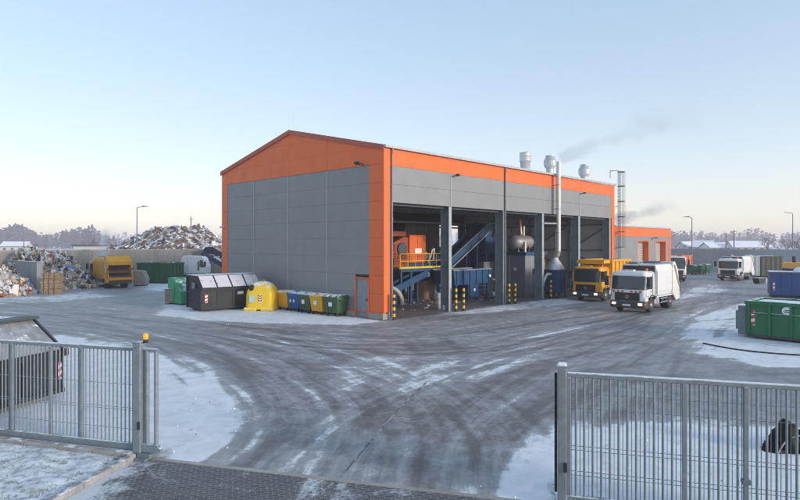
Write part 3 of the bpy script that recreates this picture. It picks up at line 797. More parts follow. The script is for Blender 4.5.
sh = thing('shredder', 'orange shredder with a darker infeed box on the blue platform', 'machine', hp(9.5, 6.7), MR)
b = MB(); b.bb(0, 1.95, 0, 2.1, 3.0, 5.15); b.bb(.93, 1.02, -.03, 0, 3.2, 5.1); b.bb(-.02, 1.97, -.02, 2.12, 5.15, 5.22); b.build('housing', 'orange_paint', sh, bevel=.03)
b = MB(); b.bb(.62, 1.42, -.045, -.03, 3.75, 4.15); b.build('nameplate', 'marker_white', sh)
b = MB(); b.prism([(-.02, 3.36), (-.02, 5.05), (-.6, 5.05), (-1.7, 4.6), (-1.75, 3.36)], .1, 1.9, 'xz'); b.build('infeed_box', 'orange_dark', sh, bevel=.03)
b = MB(); b.lathe([(.45, -.12), (.5, -.1), (.5, 0), (.3, .02)], (-.8, .08, 4.1), 'y', 20); b.build('drive_wheel', 'steel_dark', sh)
b = MB()
for x_ in (-1.6, -1.2, -.8, -.4): b.bb(x_, x_ + .06, .04, .098, 3.4, 4.5)
b.build('stiffener_rib', 'orange_dark', sh)
b = MB(); b.bb(-1.75, -.05, .0, 2.0, 2.62, 3.35); b.build('drum_base', 'orange_dark', sh, bevel=.03)
b = MB(); b.bb(-1.7, -.03, .3, 1.7, 5.1, 5.5); b.build('drum_cover', 'orange_dark', sh, bevel=.03)
b = MB(); b.bb(-.1, 2.0, -.05, 2.1, 2.62, 2.98); b.build('skid', 'machine_blue', sh)
b = MB(); b.cyl((2.0, .4, 3.4), (2.7, .4, 3.4), .28, n=14); b.cyl((2.7, .4, 3.4), (2.85, .4, 3.4), .18, n=14); b.box((2.3, .4, 3.75), (.3, .3, .2)); b.build('motor', 'cabinet', sh)
b = MB(); b.tube([(2.2, 0.0, 3.0), (2.5, -.1, 3.6), (2.6, -.1, 4.0), (3.0, 0, 4.1), (3.1, .2, 3.2)], .07); b.build('pipe', 'duct_white', sh)

dm = thing('feed_conveyor', 'blue feed conveyor sloping up underneath the sorting platform', 'conveyor', hp(6.2, 5.4), MR)
def conveyor(root, p, q, w, hgt, col):
    p = Vector(p); q = Vector(q); d = (q - p).normalized()
    b = MB(); up = Vector((0, 0, 1)); side = d.cross(up).normalized(); nrm = side.cross(d)
    for s in (-1, 1): b.bar(p + side * s * w / 2 + nrm * hgt * .3, q + side * s * w / 2 + nrm * hgt * .3, .06, hgt)
    b.build('side_frame', col, root)
    b = MB(); b.bar(p + nrm * .05, q + nrm * .05, w - .07, .05)
    n = int((q - p).length / .5)
    for k in range(n): b.bar(p.lerp(q, (k + .5) / n) - side * (w / 2 - .05) + nrm * .1, p.lerp(q, (k + .5) / n) + side * (w / 2 - .05) + nrm * .1, .03, .06)
    b.build('belt', 'rubber', root)
    b = MB(); b.cyl(q - side * w / 2, q + side * w / 2, .2); b.cyl(p - side * w / 2, p + side * w / 2, .2); b.build('pulley', 'steel_col', root)
    for k in (.3, .75):
        m = p.lerp(q, k)
        for s in (-1, 1):
            b = MB(); b.bar(m + side * s * w / 2, Vector((m.x, m.y, 0)) + side * s * w / 2, .1); b.build('support_leg', col, root)
conveyor(dm, (-1.0, .6, .5), (4.2, .6, 2.1), 1.0, .5, 'machine_blue')
cv = thing('inclined_conveyor', 'long blue conveyor climbing steeply to a high chute', 'conveyor', hp(12.0, 7.0), MR)
conveyor(cv, (0, 0, 1.5), (8.0, 0, 6.0), 1.2, .65, 'machine_blue')
b = MB(); b.bar((.2, -.72, 2.15), (7.8, -.72, 6.45), .05, .06); b.bar((.2, -.7, 1.3), (7.8, -.7, 5.6), .05, .12); b.build('guard_rail', 'galv', cv)
ch = thing('discharge_chute', 'tall blue discharge chute at the top of the long conveyor', 'chute', hp(19.2, 6.3), MR)
b = MB(); b.bb(0, 2.6, 0, 2.2, 3.4, 6.4); b.prism([(0.0, 3.39), (2.6, 3.39), (1.9, 2.2), (.7, 2.2)], .3, 1.9, 'xz'); b.build('hood', 'machine_blue', ch, bevel=.03)
for x_, y_ in ((.1, .1), (2.5, .1), (.1, 2.1), (2.5, 2.1)):
    b = MB(); b.bb(x_ - .08, x_ + .08, y_ - .08, y_ + .08, 0, 3.38); b.build('leg', 'machine_blue', ch)
b = MB(); b.bb(-.02, 2.62, -.06, -.01, 4.6, 4.7); b.bb(1.2, 1.3, -.06, -.01, 3.5, 4.59); b.bb(1.2, 1.3, -.06, -.01, 4.71, 6.3); b.build('stiffener_rib', 'machine_blue', ch)

hpr = thing('feed_hopper', 'dark blue steel hopper tub on legs behind the bollards', 'hopper', hp(10.9, 3.4), MR)
b = MB()
pts = [(0.0, 2.42), (5.0, 2.42), (4.75, 1.3), (0.2, 1.3)]
b.prism(pts, 0, .08, 'xz'); b.prism(pts, 2.0, 2.08, 'xz'); b.prism([(0, 2.42), (.08, 2.42), (.28, 1.3), (.2, 1.3)], .081, 1.999, 'xz'); b.prism([(4.92, 2.42), (5, 2.42), (4.75, 1.3), (4.67, 1.3)], .081, 1.999, 'xz')
b.bb(.3, 4.6, .081, 1.999, 1.31, 1.4); b.build('tub', 'machine_blue', hpr)
b = MB(); b.bb(-.05, 5.05, -.05, .1, 2.425, 2.52); b.bb(-.05, 5.05, 1.98, 2.13, 2.425, 2.52); b.build('top_rim', 'steel_col', hpr)
b = MB()
for k in range(6): b.bb(.35 + k * .85, .43 + k * .85, -.06, -.002, 1.35, 2.4)
b.build('tub_rib', 'machine_blue', hpr)
for x_ in (.5, 2.0, 3.3, 4.6):
    for y_ in (.15, 1.9):
        b = MB(); b.bb(x_ - .07, x_ + .07, y_ - .07, y_ + .07, 0, 1.295); b.build('leg', 'machine_blue', hpr)
b = MB(); b.bb(2.1, 3.2, -.02, 1.6, .25, 1.29); b.build('drive_box', 'machine_blue', hpr, bevel=.02)
b = MB(); b.cyl((2.65, -.03, .85), (2.65, -.06, .85), .12); b.cyl((4.6, -.05, 1.9), (4.6, -.18, 1.9), .12); b.build('gauge', 'marker_white', hpr)
b = MB()
for z_ in (.4, .75, 1.1): b.bb(3.35, 4.55, 0.05, .1, z_, z_ + .06)
b.build('cross_rail', 'machine_blue', hpr)

cb = thing('control_cabin', 'grey sheet metal control cabin with a blue deck edge', 'cabin', hp(20.0, 2.7), MR)
b = MB(); b.bb(0, 3.3, 0, 3.2, 0.02, 3.5); b.build('cabin_body', 'cabinet', cb)
b = MB(); b.bb(.9, 1.02, -.03, 0, .05, 3.45); b.build('seam_trim', 'clad_trim', cb)
MB().bb(-.03, 0, 1.55, 1.65, .05, 3.45).build('seam_trim', 'clad_trim', cb)
MB().bb(1.9, 2.0, -.03, 0, .05, 3.45).build('seam_trim', 'clad_trim', cb)
b = MB(); b.bb(-.15, 3.5, -.15, 3.4, 3.51, 3.8); b.build('deck', 'machine_blue', cb)
b = MB(); b.cyl((-.005, 1.0, 2.3), (-.035, 1.0, 2.3), .17, n=20); b.build('round_sign', 'marker_white', cb)
b = MB(); b.bb(1.3, 1.75, -.2, -.03, 1.9, 2.3); b.bar((1.5, -.1, 2.1), (2.6, -.1, 2.05), .16); b.build('switch_box', 'steel_dark', cb)
tk = thing('process_tank', 'shiny horizontal steel tank with a domed end on the cabin', 'tank', hp(20.0, 2.7, 3.8), MR)
b = MB(); prof = [(0.02, -2.4), (.4, -2.35), (.62, -2.1), (.62, .3)]
for a in np.linspace(.2, 1.5, 6): prof.append((.62 * math.cos(a), .3 + .55 * math.sin(a)))
b.lathe(prof, (1.5, .9, .85), 'x', 24); b.build('tank_shell', 'tank_steel', tk)
b = MB(); b.bb(-.5, -.4, .4, 1.4, 0, .5); b.bb(1.3, 1.4, .4, 1.4, 0, .5); b.build('saddle', 'steel_dark', tk)
b = MB(); b.cyl((1.2, .9, 1.4), (1.2, .9, 2.3), .1); b.cyl((.3, .2, .0), (.3, .2, .9), .12); b.build('nozzle', 'inox', tk)
cp = thing('copper_pipe', 'thin copper coloured pipe standing beside the steel tank', 'pipe', hp(22.6, 2.9, 3.8), MR)
MB().cyl((0, 0, 0), (0, 0, 3.3), .11).build('pipe_run', 'copper', cp)
MB().cyl((0, 0, 0), (0, 0, .06), .22).build('flange', 'steel_col', cp)
vp = thing('vent_pipe', 'pale steel pipe standing behind the yellow tipper cab', 'pipe', hp(26.0, 3.0), MR)
MB().cyl((0, 0, 0), (0, 0, 6.0), .2).build('pipe_run', 'duct_white', vp)
b = MB()
for z_ in (2, 4): b.cyl((0, 0, z_), (0, 0, z_ + .08), .25)
b.build('flange', 'steel_col', vp)
fl = thing('dust_filter', 'blue dust filter with silver cone and tall flue pipe', 'filter', hp(19.9, -.55), MR)
b = MB(); b.bb(-.55, .6, -.35, 1.1, .45, 2.35); b.build('filter_body', 'machine_blue', fl, bevel=.03)
b = MB(); b.lathe([(.78, 2.36), (.80, 2.45), (.45, 3.0), (.2, 3.35), (.2, 3.4)], (0.05, .35, 0), n=20); b.build('cone', 'zinc', fl)
for x_, y_ in ((-.5, -.3), (.55, -.3), (-.5, 1.05), (.55, 1.05)):
    b = MB(); b.bb(x_ - .05, x_ + .05, y_ - .05, y_ + .05, 0, .45); b.build('leg', 'machine_blue', fl)
b = MB(); b.tube([(0.05, .35, 3.35), (0.03, .1, 3.6), (0, 0, 3.9), (0, 0, 11.35)], .19, 16); b.build('flue_pipe', 'inox', fl)
b = MB()
for z_ in (5.4, 7.4, 9.4): b.cyl((0, 0, z_), (0, 0, z_ + .05), .215, n=16); b.bar((0, .15, z_), (0, .52, z_), .05)
b.build('bracket_frame', 'steel_col', fl)
MB().bar((-.2, .1, 6.2), (-1.5, .5, 6.2), .1, .14).build('bracing_bar', 'steel_col', fl)
b = MB(); b.tube([(-.5, .4, 2.0), (-1.0, .5, 2.0), (-1.4, .6, 1.4), (-1.5, .7, .3)], .11); b.build('duct', 'duct_white', fl)
gt = thing('green_tank', 'green upright bin standing beside the blue dust filter', 'bin', hp(21.6, .8), MR)
MB().bb(-.5, .5, -.45, .45, .12, 1.75).build('bin_body', 'green_skip', gt, bevel=.06)
MB().bb(-.54, .54, -.5, .5, 1.76, 1.86).build('lid', 'black', gt)
ra = thing('pallet_rack', 'grey steel rack frame beside the yellow tipper cab', 'rack', hp(23.0, 1.2), MR)
b = MB()
for x_ in (0, 1.1):
    for y_ in (0, .7): b.bb(x_ - .04, x_ + .04, y_ - .04, y_ + .04, 0, 2.2)
for z_ in (.5, 1.3, 2.1): b.bb(-.05, 1.15, -.05, .75, z_, z_ + .06)
b.build('rack_frame', 'galv_dark', ra)
# drums, crates and a hose near the first column
dr_ = thing('steel_drum', 'dirty white drum standing beside the second column', 'drum', gp(439.5, 308.5), 0)
MB().lathe([(.26, 0), (.29, .02), (.29, .32), (.31, .35), (.29, .38), (.29, .7), (.31, .73), (.29, .76), (.29, 1.08), (.27, 1.1)], (0, 0, 0), n=18).build('drum_body', 'duct_white', dr_)
b = MB(); b.lathe([(.06, 1.1), (.06, 1.5), (.12, 1.52), (.12, 1.62), (.04, 1.7)], (0, 0, 0), n=12); b.build('valve', 'machine_blue', dr_)
cn = thing('plastic_canister', 'small pale canister at the foot of the second column', 'canister', gp(444.5, 310.5), .4)
MB().bb(-.17, .17, -.14, .14, 0, .38).build('canister_body', 'duct_white', cn, bevel=.05)
MB().cyl((.08, 0, .38), (.08, 0, .46), .05).build('cap', 'black', cn)
bx1 = thing('cardboard_box', 'brown box under the sorting platform', 'box', hp(11.4, 7.0), MR + .2)
MB().bb(-.45, .45, -.4, .4, 0, 1.5).build('carton', 'trash_brown', bx1, bevel=.01)
MB().bb(-.46, .46, -.04, .04, 1.503, 1.51).build('tape', 'trash_tan', bx1)
bx2 = thing('storage_crate', 'pale grey crate beside the brown box under the platform', 'crate', hp(12.5, 6.6), MR)
MB().bb(-.55, .55, -.45, .45, .1, 1.25).build('crate_body', 'trash_grey', bx2, bevel=.02)
b = MB(); b.bb(-.55, .55, -.4, -.3, 0, .1); b.bb(-.55, .55, .3, .4, 0, .1); b.build('skid', 'wood', bx2)
ho = thing('suction_hose', 'thick pale suction hose curling down behind the corner bollard', 'hose', (0, 0, 0), 0)
c0 = gp(400, 307); pts = [c0 + Vector((x_, .6 + .1 * x_, z_)) for x_, z_ in ((.15, .1), (.12, .5), (-.1, .95), (-.45, 1.25), (-.85, 1.3), (-1.2, 1.15))]
P_ = catmull(pts, 8)
b = MB(); b.tube(P_, .17, 12); b.build('hose_run', 'duct_white', ho)
b = MB()
for p, q in zip(P_[::2], P_[1::2]): b.cyl(p, q, .185, n=12)
b.build('hose_rib', 'trash_grey', ho)

# ------------------------------------------------------------------ bollards
def bollard():
    t = thing('bollard', '', 'bollard')
    b = MB(); r, H = .09, 1.52
    for k in range(8):
        z0, z1 = k * H / 8, (k + 1) * H / 8
        b.cyl((0, 0, z0), (0, 0, z1), r, r, 14, k % 2, caps=False)
    b.lathe([(r, H), (r * .8, H + .04), (r * .3, H + .07)], (0, 0, 0), n=14, mi=0)
    b.build('post', ['black', 'safety_yellow'], t)
    b = MB(); b.cyl((0, 0, 0), (0, 0, .025), .17, n=16); b.build('base_plate', 'steel_dark', t)
    return t
bl = bollard(); first = True
for px_, py_, lab in ((394, 320, 'single striped bollard by the orange corner of the hall'), (456, 311.5, 'striped bollard of the first pair, closer to the column'),
                      (463.6, 311, 'striped bollard of the first pair, in front of the blue hopper'), (509.2, 304, 'striped bollard of the second pair, closer to the column'),
                      (515.2, 303.6, 'striped bollard of the second pair, in front of the grey cabin'), (551, 298.6, 'striped bollard of the third pair, closer to the grey cabin'),
                      (556.3, 298.2, 'striped bollard of the third pair, in front of the blue dust filter')):
    if first: o = bl; o.location = gp(px_, py_); o['label'] = lab; o['group'] = 'striped bollards'; first = False
    else: dup(bl, gp(px_, py_), rnd.random() * 6, lab, 'striped bollards')
# ------------------------------------------------------------------ more plant inside the hall
def sp_(px_, t):
    k = (px_ - 400) / 583.0
    return (k * (34.5 + .6925 * t) + 1 + .7214 * t) / (.6925 - .7214 * k)
scr = thing('drum_screen', 'blue rotating drum screen behind the tall chute', 'machine', hp(14.5, 11.0), MR)
b = MB(); b.cyl((0, 0, 2.6), (7, 0, 2.6), 1.15, n=28); b.build('drum', 'machine_blue', scr)
b = MB()
for x in (.3, 2.4, 4.6, 6.7): b.cyl((x - .09, 0, 2.6), (x + .09, 0, 2.6), 1.27, n=28)
b.build('hoop_rib', 'galv_dark', scr)
for x in (.6, 6.4):
    for y in (-1, 1): MB().bb(x - .1, x + .1, y - .1, y + .1, 0, 2.2).build('leg', 'machine_blue', scr)
cyc = thing('cyclone', 'pale steel cyclone with a round outlet pipe behind the hopper', 'cyclone', hp(sp_(474, 10), 10), MR)
b = MB(); b.lathe([(.12, 1.2), (.75, 3.2), (.75, 4.6), (.7, 4.65), (.25, 4.7), (.25, 5.6)], (0, 0, 0), n=22); b.build('cone', 'duct_white', cyc)
b = MB(); b.tube(catmull([Vector(p) for p in ((0, 0, 5.5), (0, 0, 6.1), (.5, .1, 6.5), (1.3, .2, 6.6), (4, .3, 6.6))], 6), .24, 12); b.build('duct', 'zinc', cyc)
for a in (0.5, 2.6, 4.7): MB().bar((.8 * math.cos(a), .8 * math.sin(a), 0), (.78 * math.cos(a), .78 * math.sin(a), 3.4), .09).build('leg', 'machine_blue', cyc)
for k, (s_, t_, w_, col, lab) in enumerate(((sp_(484, 6.0), 6.0, 1.6, 'cabinet', 'light grey switch cabinet under the high chute'), (sp_(405, 12.5), 12.5, 5.0, 'cabinet', 'broad grey partition cabinet high behind the orange shredder'), (sp_(468, 8.5), 8.5, 1.6, 'machine_blue', 'blue control box behind the feed hopper'))):
    t = thing('switch_cabinet', lab, 'cabinet', hp(s_, t_), MR)
    hh = (2.9, 6.4, 2.6)[k]
    MB().bb(0, w_, 0, .6, .1, hh).build('cabinet_body', col, t, bevel=.02)
    b = MB()
    for x in np.linspace(w_ / 3, w_, 3)[:-1]: b.bb(x - .012, x + .012, -.012, -.002, .2, hh - .1)
    b.build('door_seam', 'black', t)
    b = MB(); b.bb(0, w_, .0, .6, 0, .1); b.build('plinth', 'black', t)
    if k != 1:
        b = MB(); b.cyl((.3, -.02, hh - .5), (.3, -.05, hh - .5), .06); b.build('gauge', 'marker_white', t)
duct = thing('overhead_duct', 'long galvanised ventilation duct hanging across the bays', 'duct', hp(1.5, 4.2, 7.1), MR)
b = MB(); b.cyl((0, 0, 0), (29, 0, 0), .32, n=16); b.build('duct_run', 'steel_dark', duct)
b = MB()
for k in range(15): b.cyl((1 + k * 2, 0, 0), (1.06 + k * 2, 0, 0), .345, n=16); b.bar((1.03 + k * 2, 0, .3), (1.03 + k * 2, 0, 2.6), .02)
b.build('hanger_rib', 'galv_dark', duct)
for k in range(4):
    b = MB(); x = 3 + k * 7; b.tube(catmull([Vector(p) for p in ((x, 0, -.2), (x, .1, -.7), (x + .1, .5, -1.2), (x + .1, .9, -2.0))], 5), .16, 10); b.build('branch', 'steel_dark', duct)
tray = thing('cable_tray', 'perforated cable tray with black cables running over the machines', 'cable tray', hp(1.5, 9.4, 6.3), MR)
b = MB(); b.bb(0, 28, -.25, .25, 0, .03); b.bb(0, 28, -.27, -.25, 0, .14); b.bb(0, 28, .25, .27, 0, .14); b.build('tray_frame', 'galv', tray)
b = MB()
for y in (-.15, -.05, .06, .16): b.cyl((0, y, .08), (28, y, .08), .035, n=6)
b.build('cable_rope', 'black', tray)
dropb = MB()
for k in range(7):
    x = 2 + k * 4; pts = [Vector((x, -.2, .05)), Vector((x + .1, -.35, -.4)), Vector((x + .2, -.4, -1.6)), Vector((x + .1, -.4, -3.2))]
    dropb.tube(catmull(pts, 5), .03, 6)
dropb.build('drop_cord_rope', 'black', tray)
for k in range(5):
    s_ = (bays[k] + bays[k + 1]) / 2
    t = thing('hall_lamp', 'unlit round pendant lamp hanging under the hall roof', 'lamp', hp(s_, 6.5, 7.9), 0, 'hall pendant lamps')
    MB().lathe([(.28, 0), (.24, .12), (.12, .26), (.05, .36)], (0, 0, 0), n=16).build('shade', 'zinc', t)
    MB().cyl((0, 0, .36), (0, 0, 2.5), .012, n=6).build('cord', 'black', t)
lad = thing('access_ladder', 'steel ladder leaning on the blue deck of the grey cabin', 'ladder', hp(22.2, 2.35), MR)
for x in (0, .45): MB().bar((x, -.25, 0), (x, .15, 4.7), .04, .07).build('stringer', 'safety_yellow', lad)
b = MB()
for k in range(14): f = (k + 1) / 15.5; b.cyl((0, -.25 + .4 * f, 4.7 * f), (.45, -.25 + .4 * f, 4.7 * f), .015, n=6)
b.build('rung_grating', 'safety_yellow', lad)
fan = thing('extraction_fan', 'round steel extraction fan with hoses on the cabin deck', 'fan', hp(21.4, 4.6, 3.8), MR)
b = MB(); b.lathe([(.2, -.25), (.55, -.22), (.55, .22), (.2, .25)], (0, 0, .65), 'y', 22); b.bb(-.5, .5, -.25, .25, 0, .2); b.build('scroll', 'duct_white', fan)
b = MB(); b.tube(catmull([Vector(p) for p in ((.5, 0, .8), (1.0, 0, 1.1), (1.2, .2, 1.8), (1.2, .3, 3.0))], 6), .17, 12); b.build('duct', 'copper', fan)
mot = thing('pump_unit', 'grey pump with pipes at the foot of the feed hopper', 'pump', hp(14.6, 2.5), MR)
b = MB(); b.cyl((0, 0, .45), (.8, 0, .45), .22, n=16); b.build('motor', 'cabinet', mot)
b = MB(); b.bb(-.1, 1.2, -.25, .25, 0, .2); b.build('skid', 'steel_dark', mot)
b = MB(); b.tube([(.9, 0, .45), (1.1, 0, .45), (1.1, 0, 1.4), (1.1, .6, 1.6)], .07); b.build('pipe', 'duct_white', mot)
# loose scraps on the hall floor
lb_ = MB(); rl = random.Random(5)
for k in range(200):
    p = hp(rl.uniform(1.5, 22), rl.uniform(2.0, 9)); s_ = rl.uniform(.03, .16)
    lb_.box(p + Vector((0, 0, s_ * .2)), (s_ * 1.6, s_, s_ * .4), rl.randrange(5), Euler((rl.uniform(-.3, .3), rl.uniform(-.3, .3), rl.uniform(0, 6))).to_matrix(), .4, rl)
tag(lb_.build('litter', ['trash_white', 'trash_grey', 'trash_brown', 'trash_tan', 'trash_blue'], fixn=False), 'loose scraps of paper and plastic on the hall floor', 'litter', kind='stuff')
# ------------------------------------------------------------------ containers (local: x along the length from 0 to L, front face at y=0, y inward)
def marker(parent, x, z, w=.16, h=.75, y=-.02, n=5):
    b = MB()
    for k in range(n):
        z0, z1 = z + k * h / n, z + (k + 1) * h / n; s = .06
        zz0, zz1 = z0, z1
        b.add([(x, y, z0), (x + w, y, min(z + h, z0 + s)), (x + w, y, min(z + h, z1 + s)), (x, y, z1)], [(0, 1, 2, 3)], k % 2)
    b.bb(x, x + w, y + .003, y + .015, z, z + h, 1)
    return b.build('hazard_marking', ['red', 'marker_white'], parent)

def rolloff(label, loc, rz, L, Wd, H, col, group=None, rib=.85, fill=None, mk=True, name='waste_container', cat='container'):
    t = thing(name, label, cat, loc, rz, group)
    b = MB(); z0 = .22; th = .07
    b.bb(0, L, 0, th, z0, H); b.bb(0, L, Wd - th, Wd, z0, H); b.bb(0, th, th, Wd - th, z0, H); b.bb(L - th, L, th, Wd - th, z0, H)
    b.bb(th, L - th, th, Wd - th, z0, z0 + .08)
    b.build('tub', col, t)
    b = MB(); n = max(2, round(L / rib))
    for k in range(n + 1):
        x = k * (L - .12) / n
        b.bb(x, x + .12, -.09, -.002, z0, H - .16); b.bb(x, x + .12, Wd + .002, Wd + .09, z0, H - .16)
    for k in range(4):
        y = k * (Wd - .12) / 3
        b.bb(-.09, -.002, y, y + .12, z0, H - .16); b.bb(L + .002, L + .09, y, y + .12, z0, H - .16)
    b.build('side_rib', col, t, bevel=.012)
    b = MB()
    for y0, y1 in ((-.1, .08), (Wd - .08, Wd + .1)): b.bb(-.1, L + .1, y0, y1, H - .155, H + .02)
    for x0, x1 in ((-.1, .08), (L - .08, L + .1)): b.bb(x0, x1, .085, Wd - .085, H - .155, H + .02)
    b.bb(-.02, L + .02, -.06, -.003, z0 + (H - z0) * .62, z0 + (H - z0) * .62 + .07) if H < 2.2 else None
    b.build('top_rim', col, t, bevel=.015)
    b = MB()
    for y in (Wd * .28, Wd * .72): b.bb(.05, L - .05, y - .09, y + .09, .03, z0 - .002)
    b.bb(0, L, 0, .1, .1, z0 - .004); b.bb(0, L, Wd - .1, Wd, .1, z0 - .004)
    b.build('skid', 'chassis', t)
    if mk: marker(t, .16, .55 * H - .35)
    if fill: 
        b = MB()
        for k in range(fill[1]):
            s = rnd.uniform(.15, .5)
            b.box((rnd.uniform(.3, L - .3), rnd.uniform(.3, Wd - .3), H - .25 + rnd.uniform(-.1, fill[2])), (s, s * rnd.uniform(.4, 1), s * rnd.uniform(.2, .7)), rnd.randrange(len(fill[0])), Euler([rnd.uniform(0, 6) for _ in range(3)]).to_matrix(), .4, rnd)
        b.bb(.1, L - .1, .1, Wd - .1, z0 + .1, H - .3, 0)
        b.build('rubbish_litter', fill[0], t)['kind'] = 'stuff'
    return t

GA_ = math.atan2(-G.y, -G.x)      # direction of the gable coming towards the camera
gc = rolloff('emerald green ribbed roll-off container with round white emblem, in front of the blue box', gp(747.5, 338), math.atan2(-.73, .68), 6.2, 2.4, 1.78, 'green_paint')
b = MB(); b.cyl((1.62, -.012, 1.42), (1.62, -.03, 1.42), .2, n=24); em = b.build('emblem', 'marker_white', gc)
b = MB(); b.bb(1.49, 1.75, -.036, -.03, 1.36, 1.40); b.bb(1.52, 1.72, -.036, -.03, 1.44, 1.47); b.build('emblem_mark', 'green_skip', em)
b = MB(); b.bb(-.62, -.12, .35, 2.0, .35, 1.25); b.bb(-.5, -.12, .3, .4, .1, 1.5); b.bb(-.5, -.12, 1.95, 2.05, .1, 1.5); b.build('hook_frame', 'galv_dark', gc)
b = MB(); b.box((2.4, 1.1, 1.62), (4.6, 2.0, .25), 0); b.build('snow_fill', 'snow_lump', gc, bevel=.1)

bc = thing('box_container', 'tall blue box container with a snowy lid and a red white marker', 'container', gp(770.5, 297.5), math.atan2(-.73, .68) + .35)
b = MB(); b.bb(0, 6, 0, 2.4, .2, 2.08); b.build('box_body', 'blue_paint', bc, bevel=.03)
b = MB()
for k in range(9): b.bb(.05 + k * .73, .13 + k * .73, -.05, -.002, .25, 2.0)
b.bb(-.05, 6.05, -.07, -.002, 2.001, 2.07)
b.build('side_rib', 'blue_paint', bc)
b = MB(); b.bb(-.06, 6.06, -.08, 2.46, 2.085, 2.17); b.build('lid', 'lid_snow', bc)
b = MB(); b.bb(.1, 5.9, .3, .5, .02, .2); b.bb(.1, 5.9, 1.9, 2.1, .02, .2); b.build('skid', 'chassis', bc)
marker(bc, .16, .6, y=-.06)
bd = MB(); bd.lathe([(.05, 2.17), (.55, 2.17), (.5, 2.4), (.3, 2.55), (.02, 2.6)], (2.2, .6, 0), n=16, mi=0); bd.build('snow_heap', 'snow_lump', bc)

nc = thing('press_container', 'dark navy press container with a broad yellow top band', 'container', gp(782, 290.5), math.atan2(-.6, .8))
b = MB(); b.bb(0, 5.5, 0, 2.4, .2, 2.15); b.build('press_body', 'navy', nc, bevel=.03)
b = MB(); b.prism([(0, 2.153), (2.4, 2.153), (2.3, 2.72), (.1, 2.72)], 0, 5.5, 'yz'); b.build('top_cover', 'yellow_paint', nc, bevel=.03)
b = MB(); b.cyl((.9, 1.2, 2.72), (.9, 1.2, 3.3), .16); b.box((2.0, 1.2, 2.95), (.8, .7, .45)); b.build('hydraulic_unit', 'black', nc)

oc = thing('press_container', 'olive brown tall container parked behind the second white truck', 'container', gp(761, 277.5), math.atan2(-.25, .97) )
b = MB(); b.bb(0, 2.6, 0, 4.5, .15, 2.85); b.build('box_body', 'olive', oc, bevel=.04)
b = MB()
for k in range(5): b.bb(.1 + k * .57, .2 + k * .57, -.07, -.002, .2, 2.8)
b.bb(-.02, 2.62, -.08, -.002, 2.8, 2.88); b.build('side_rib', 'olive', oc)
b = MB(); b.bb(-.55, -.06, .1, 2.2, .2, 2.8); b.build('end_door', 'cream_paint', oc, bevel=.03)
ms = thing('mini_skip', 'small dark skip on the snow beside the second white truck', 'skip', gp(758.5, 284), .3)
b = MB(); b.prism([(.12, .1), (1.0, .1), (1.15, .6), (0, .6)], 0, .8, 'xz'); b.build('skip_body', 'anthracite', ms, bevel=.02)
b = MB(); b.bb(-.05, 1.2, -.05, .85, .605, .68); b.build('rim', 'lid_snow', ms)
b = MB(); b.bb(.2, .9, .1, .7, 0, .1); b.build('skid', 'chassis', ms)

# lidded dark container: pentagonal section, sloping lids on the front
def lidded(label, loc, rz, L, Wd, H0, H1, ridge, flaps, lidm='lid_snow'):
    t = thing('lidded_container', label, 'container', loc, rz)
    prof = [(0, .15), (Wd, .15), (Wd, H1 - .02), (ridge, H1), (0, H0)]
    b = MB(); b.prism(prof, 0, L, 'yz'); b.build('body', 'anthracite', t, bevel=.015)
    b = MB()
    for x in (-.09, L + .002):
        b.bb(x, x + .088, .0, .1, .15, H0); b.bb(x, x + .088, Wd - .1, Wd, .15, H1 - .02)
        b.bb(x, x + .088, .104, Wd - .104, H0 - .35, H0 - .25)
    b.bb(-.06, L + .06, -.07, -.002, .15, .27); b.bb(-.06, L + .06, -.06, -.002, H0 - .14, H0 - .02)
    for k in range(1, 4): b.bb(k * L / 4 - .03, k * L / 4 + .03, -.05, -.002, .28, H0 - .15)
    b.build('side_rib', 'anthracite', t)
    for k in range(flaps):
        x0, x1 = k * L / flaps + .05, (k + 1) * L / flaps - .05
        d = Vector((0, ridge, H1 - H0)); n = Vector((0, -d.z, d.y)).normalized()
        p0 = Vector((0, .02, H0 + .01)) + n * .01; p1 = p0 + d * .97
        b = MB(); v = []
        for p in (p0, p1):
            for x in (x0, x1):
                v += [p + Vector((x, 0, 0)), p + Vector((x, 0, 0)) + n * .04]
        b.add(v, [(0, 2, 3, 1), (4, 5, 7, 6), (0, 1, 5, 4), (2, 6, 7, 3), (1, 3, 7, 5), (0, 4, 6, 2)]); b.build('flap_lid', lidm, t)
    b = MB(); b.bb(-.06, L + .06, ridge, Wd + .05, H1 + .003, H1 + .06); b.build('top_cover', 'lid_snow', t)
    b = MB()
    for y in (Wd * .3, Wd * .7): b.bb(.1, L - .1, y - .09, y + .09, .0, .15)
    b.build('skid', 'chassis', t)
    return t
lc = lidded('dark grey container with snowy sloping lids beside the yellow bell', (-13.04, 38.4, 0), math.atan2(.67, .74), 4.3, 2.4, 1.56, 2.33, .75, 4)
marker(lc, .15, .62, .22, .55, -.075)
b = MB(); b.bb(2.5, 2.95, -.03, -.01, 1.05, 1.25); b.build('label_plate', 'marker_white', lc)
b = MB(); b.bb(-.12, -.09, .9, 1.4, 1.5, 1.9); b.build('end_plate', 'galv_dark', lc)
lg = lidded('dark container with frosted sloping lids behind the sliding gate', (-11.6, 12.55, 0), math.atan2(.94, .33), 4.9, 2.5, 1.38, 2.2, 1.15, 2, 'lid_frost')
marker(lg, 4.74, .55, .1, .5, -.075)
b = MB(); b.bb(-.02, 4.92, .9, 1.4, 2.262, 2.34); b.bb(4.915, 4.99, 0.0, .08, 1.3, 1.45); b.build('handle_bar', 'steel_dark', lg)
b = MB()
b.bar((4.93, .0, 1.42), (4.93, 1.15, 2.24), .06, .07); b.build('lid_frame', 'steel_dark', lg)
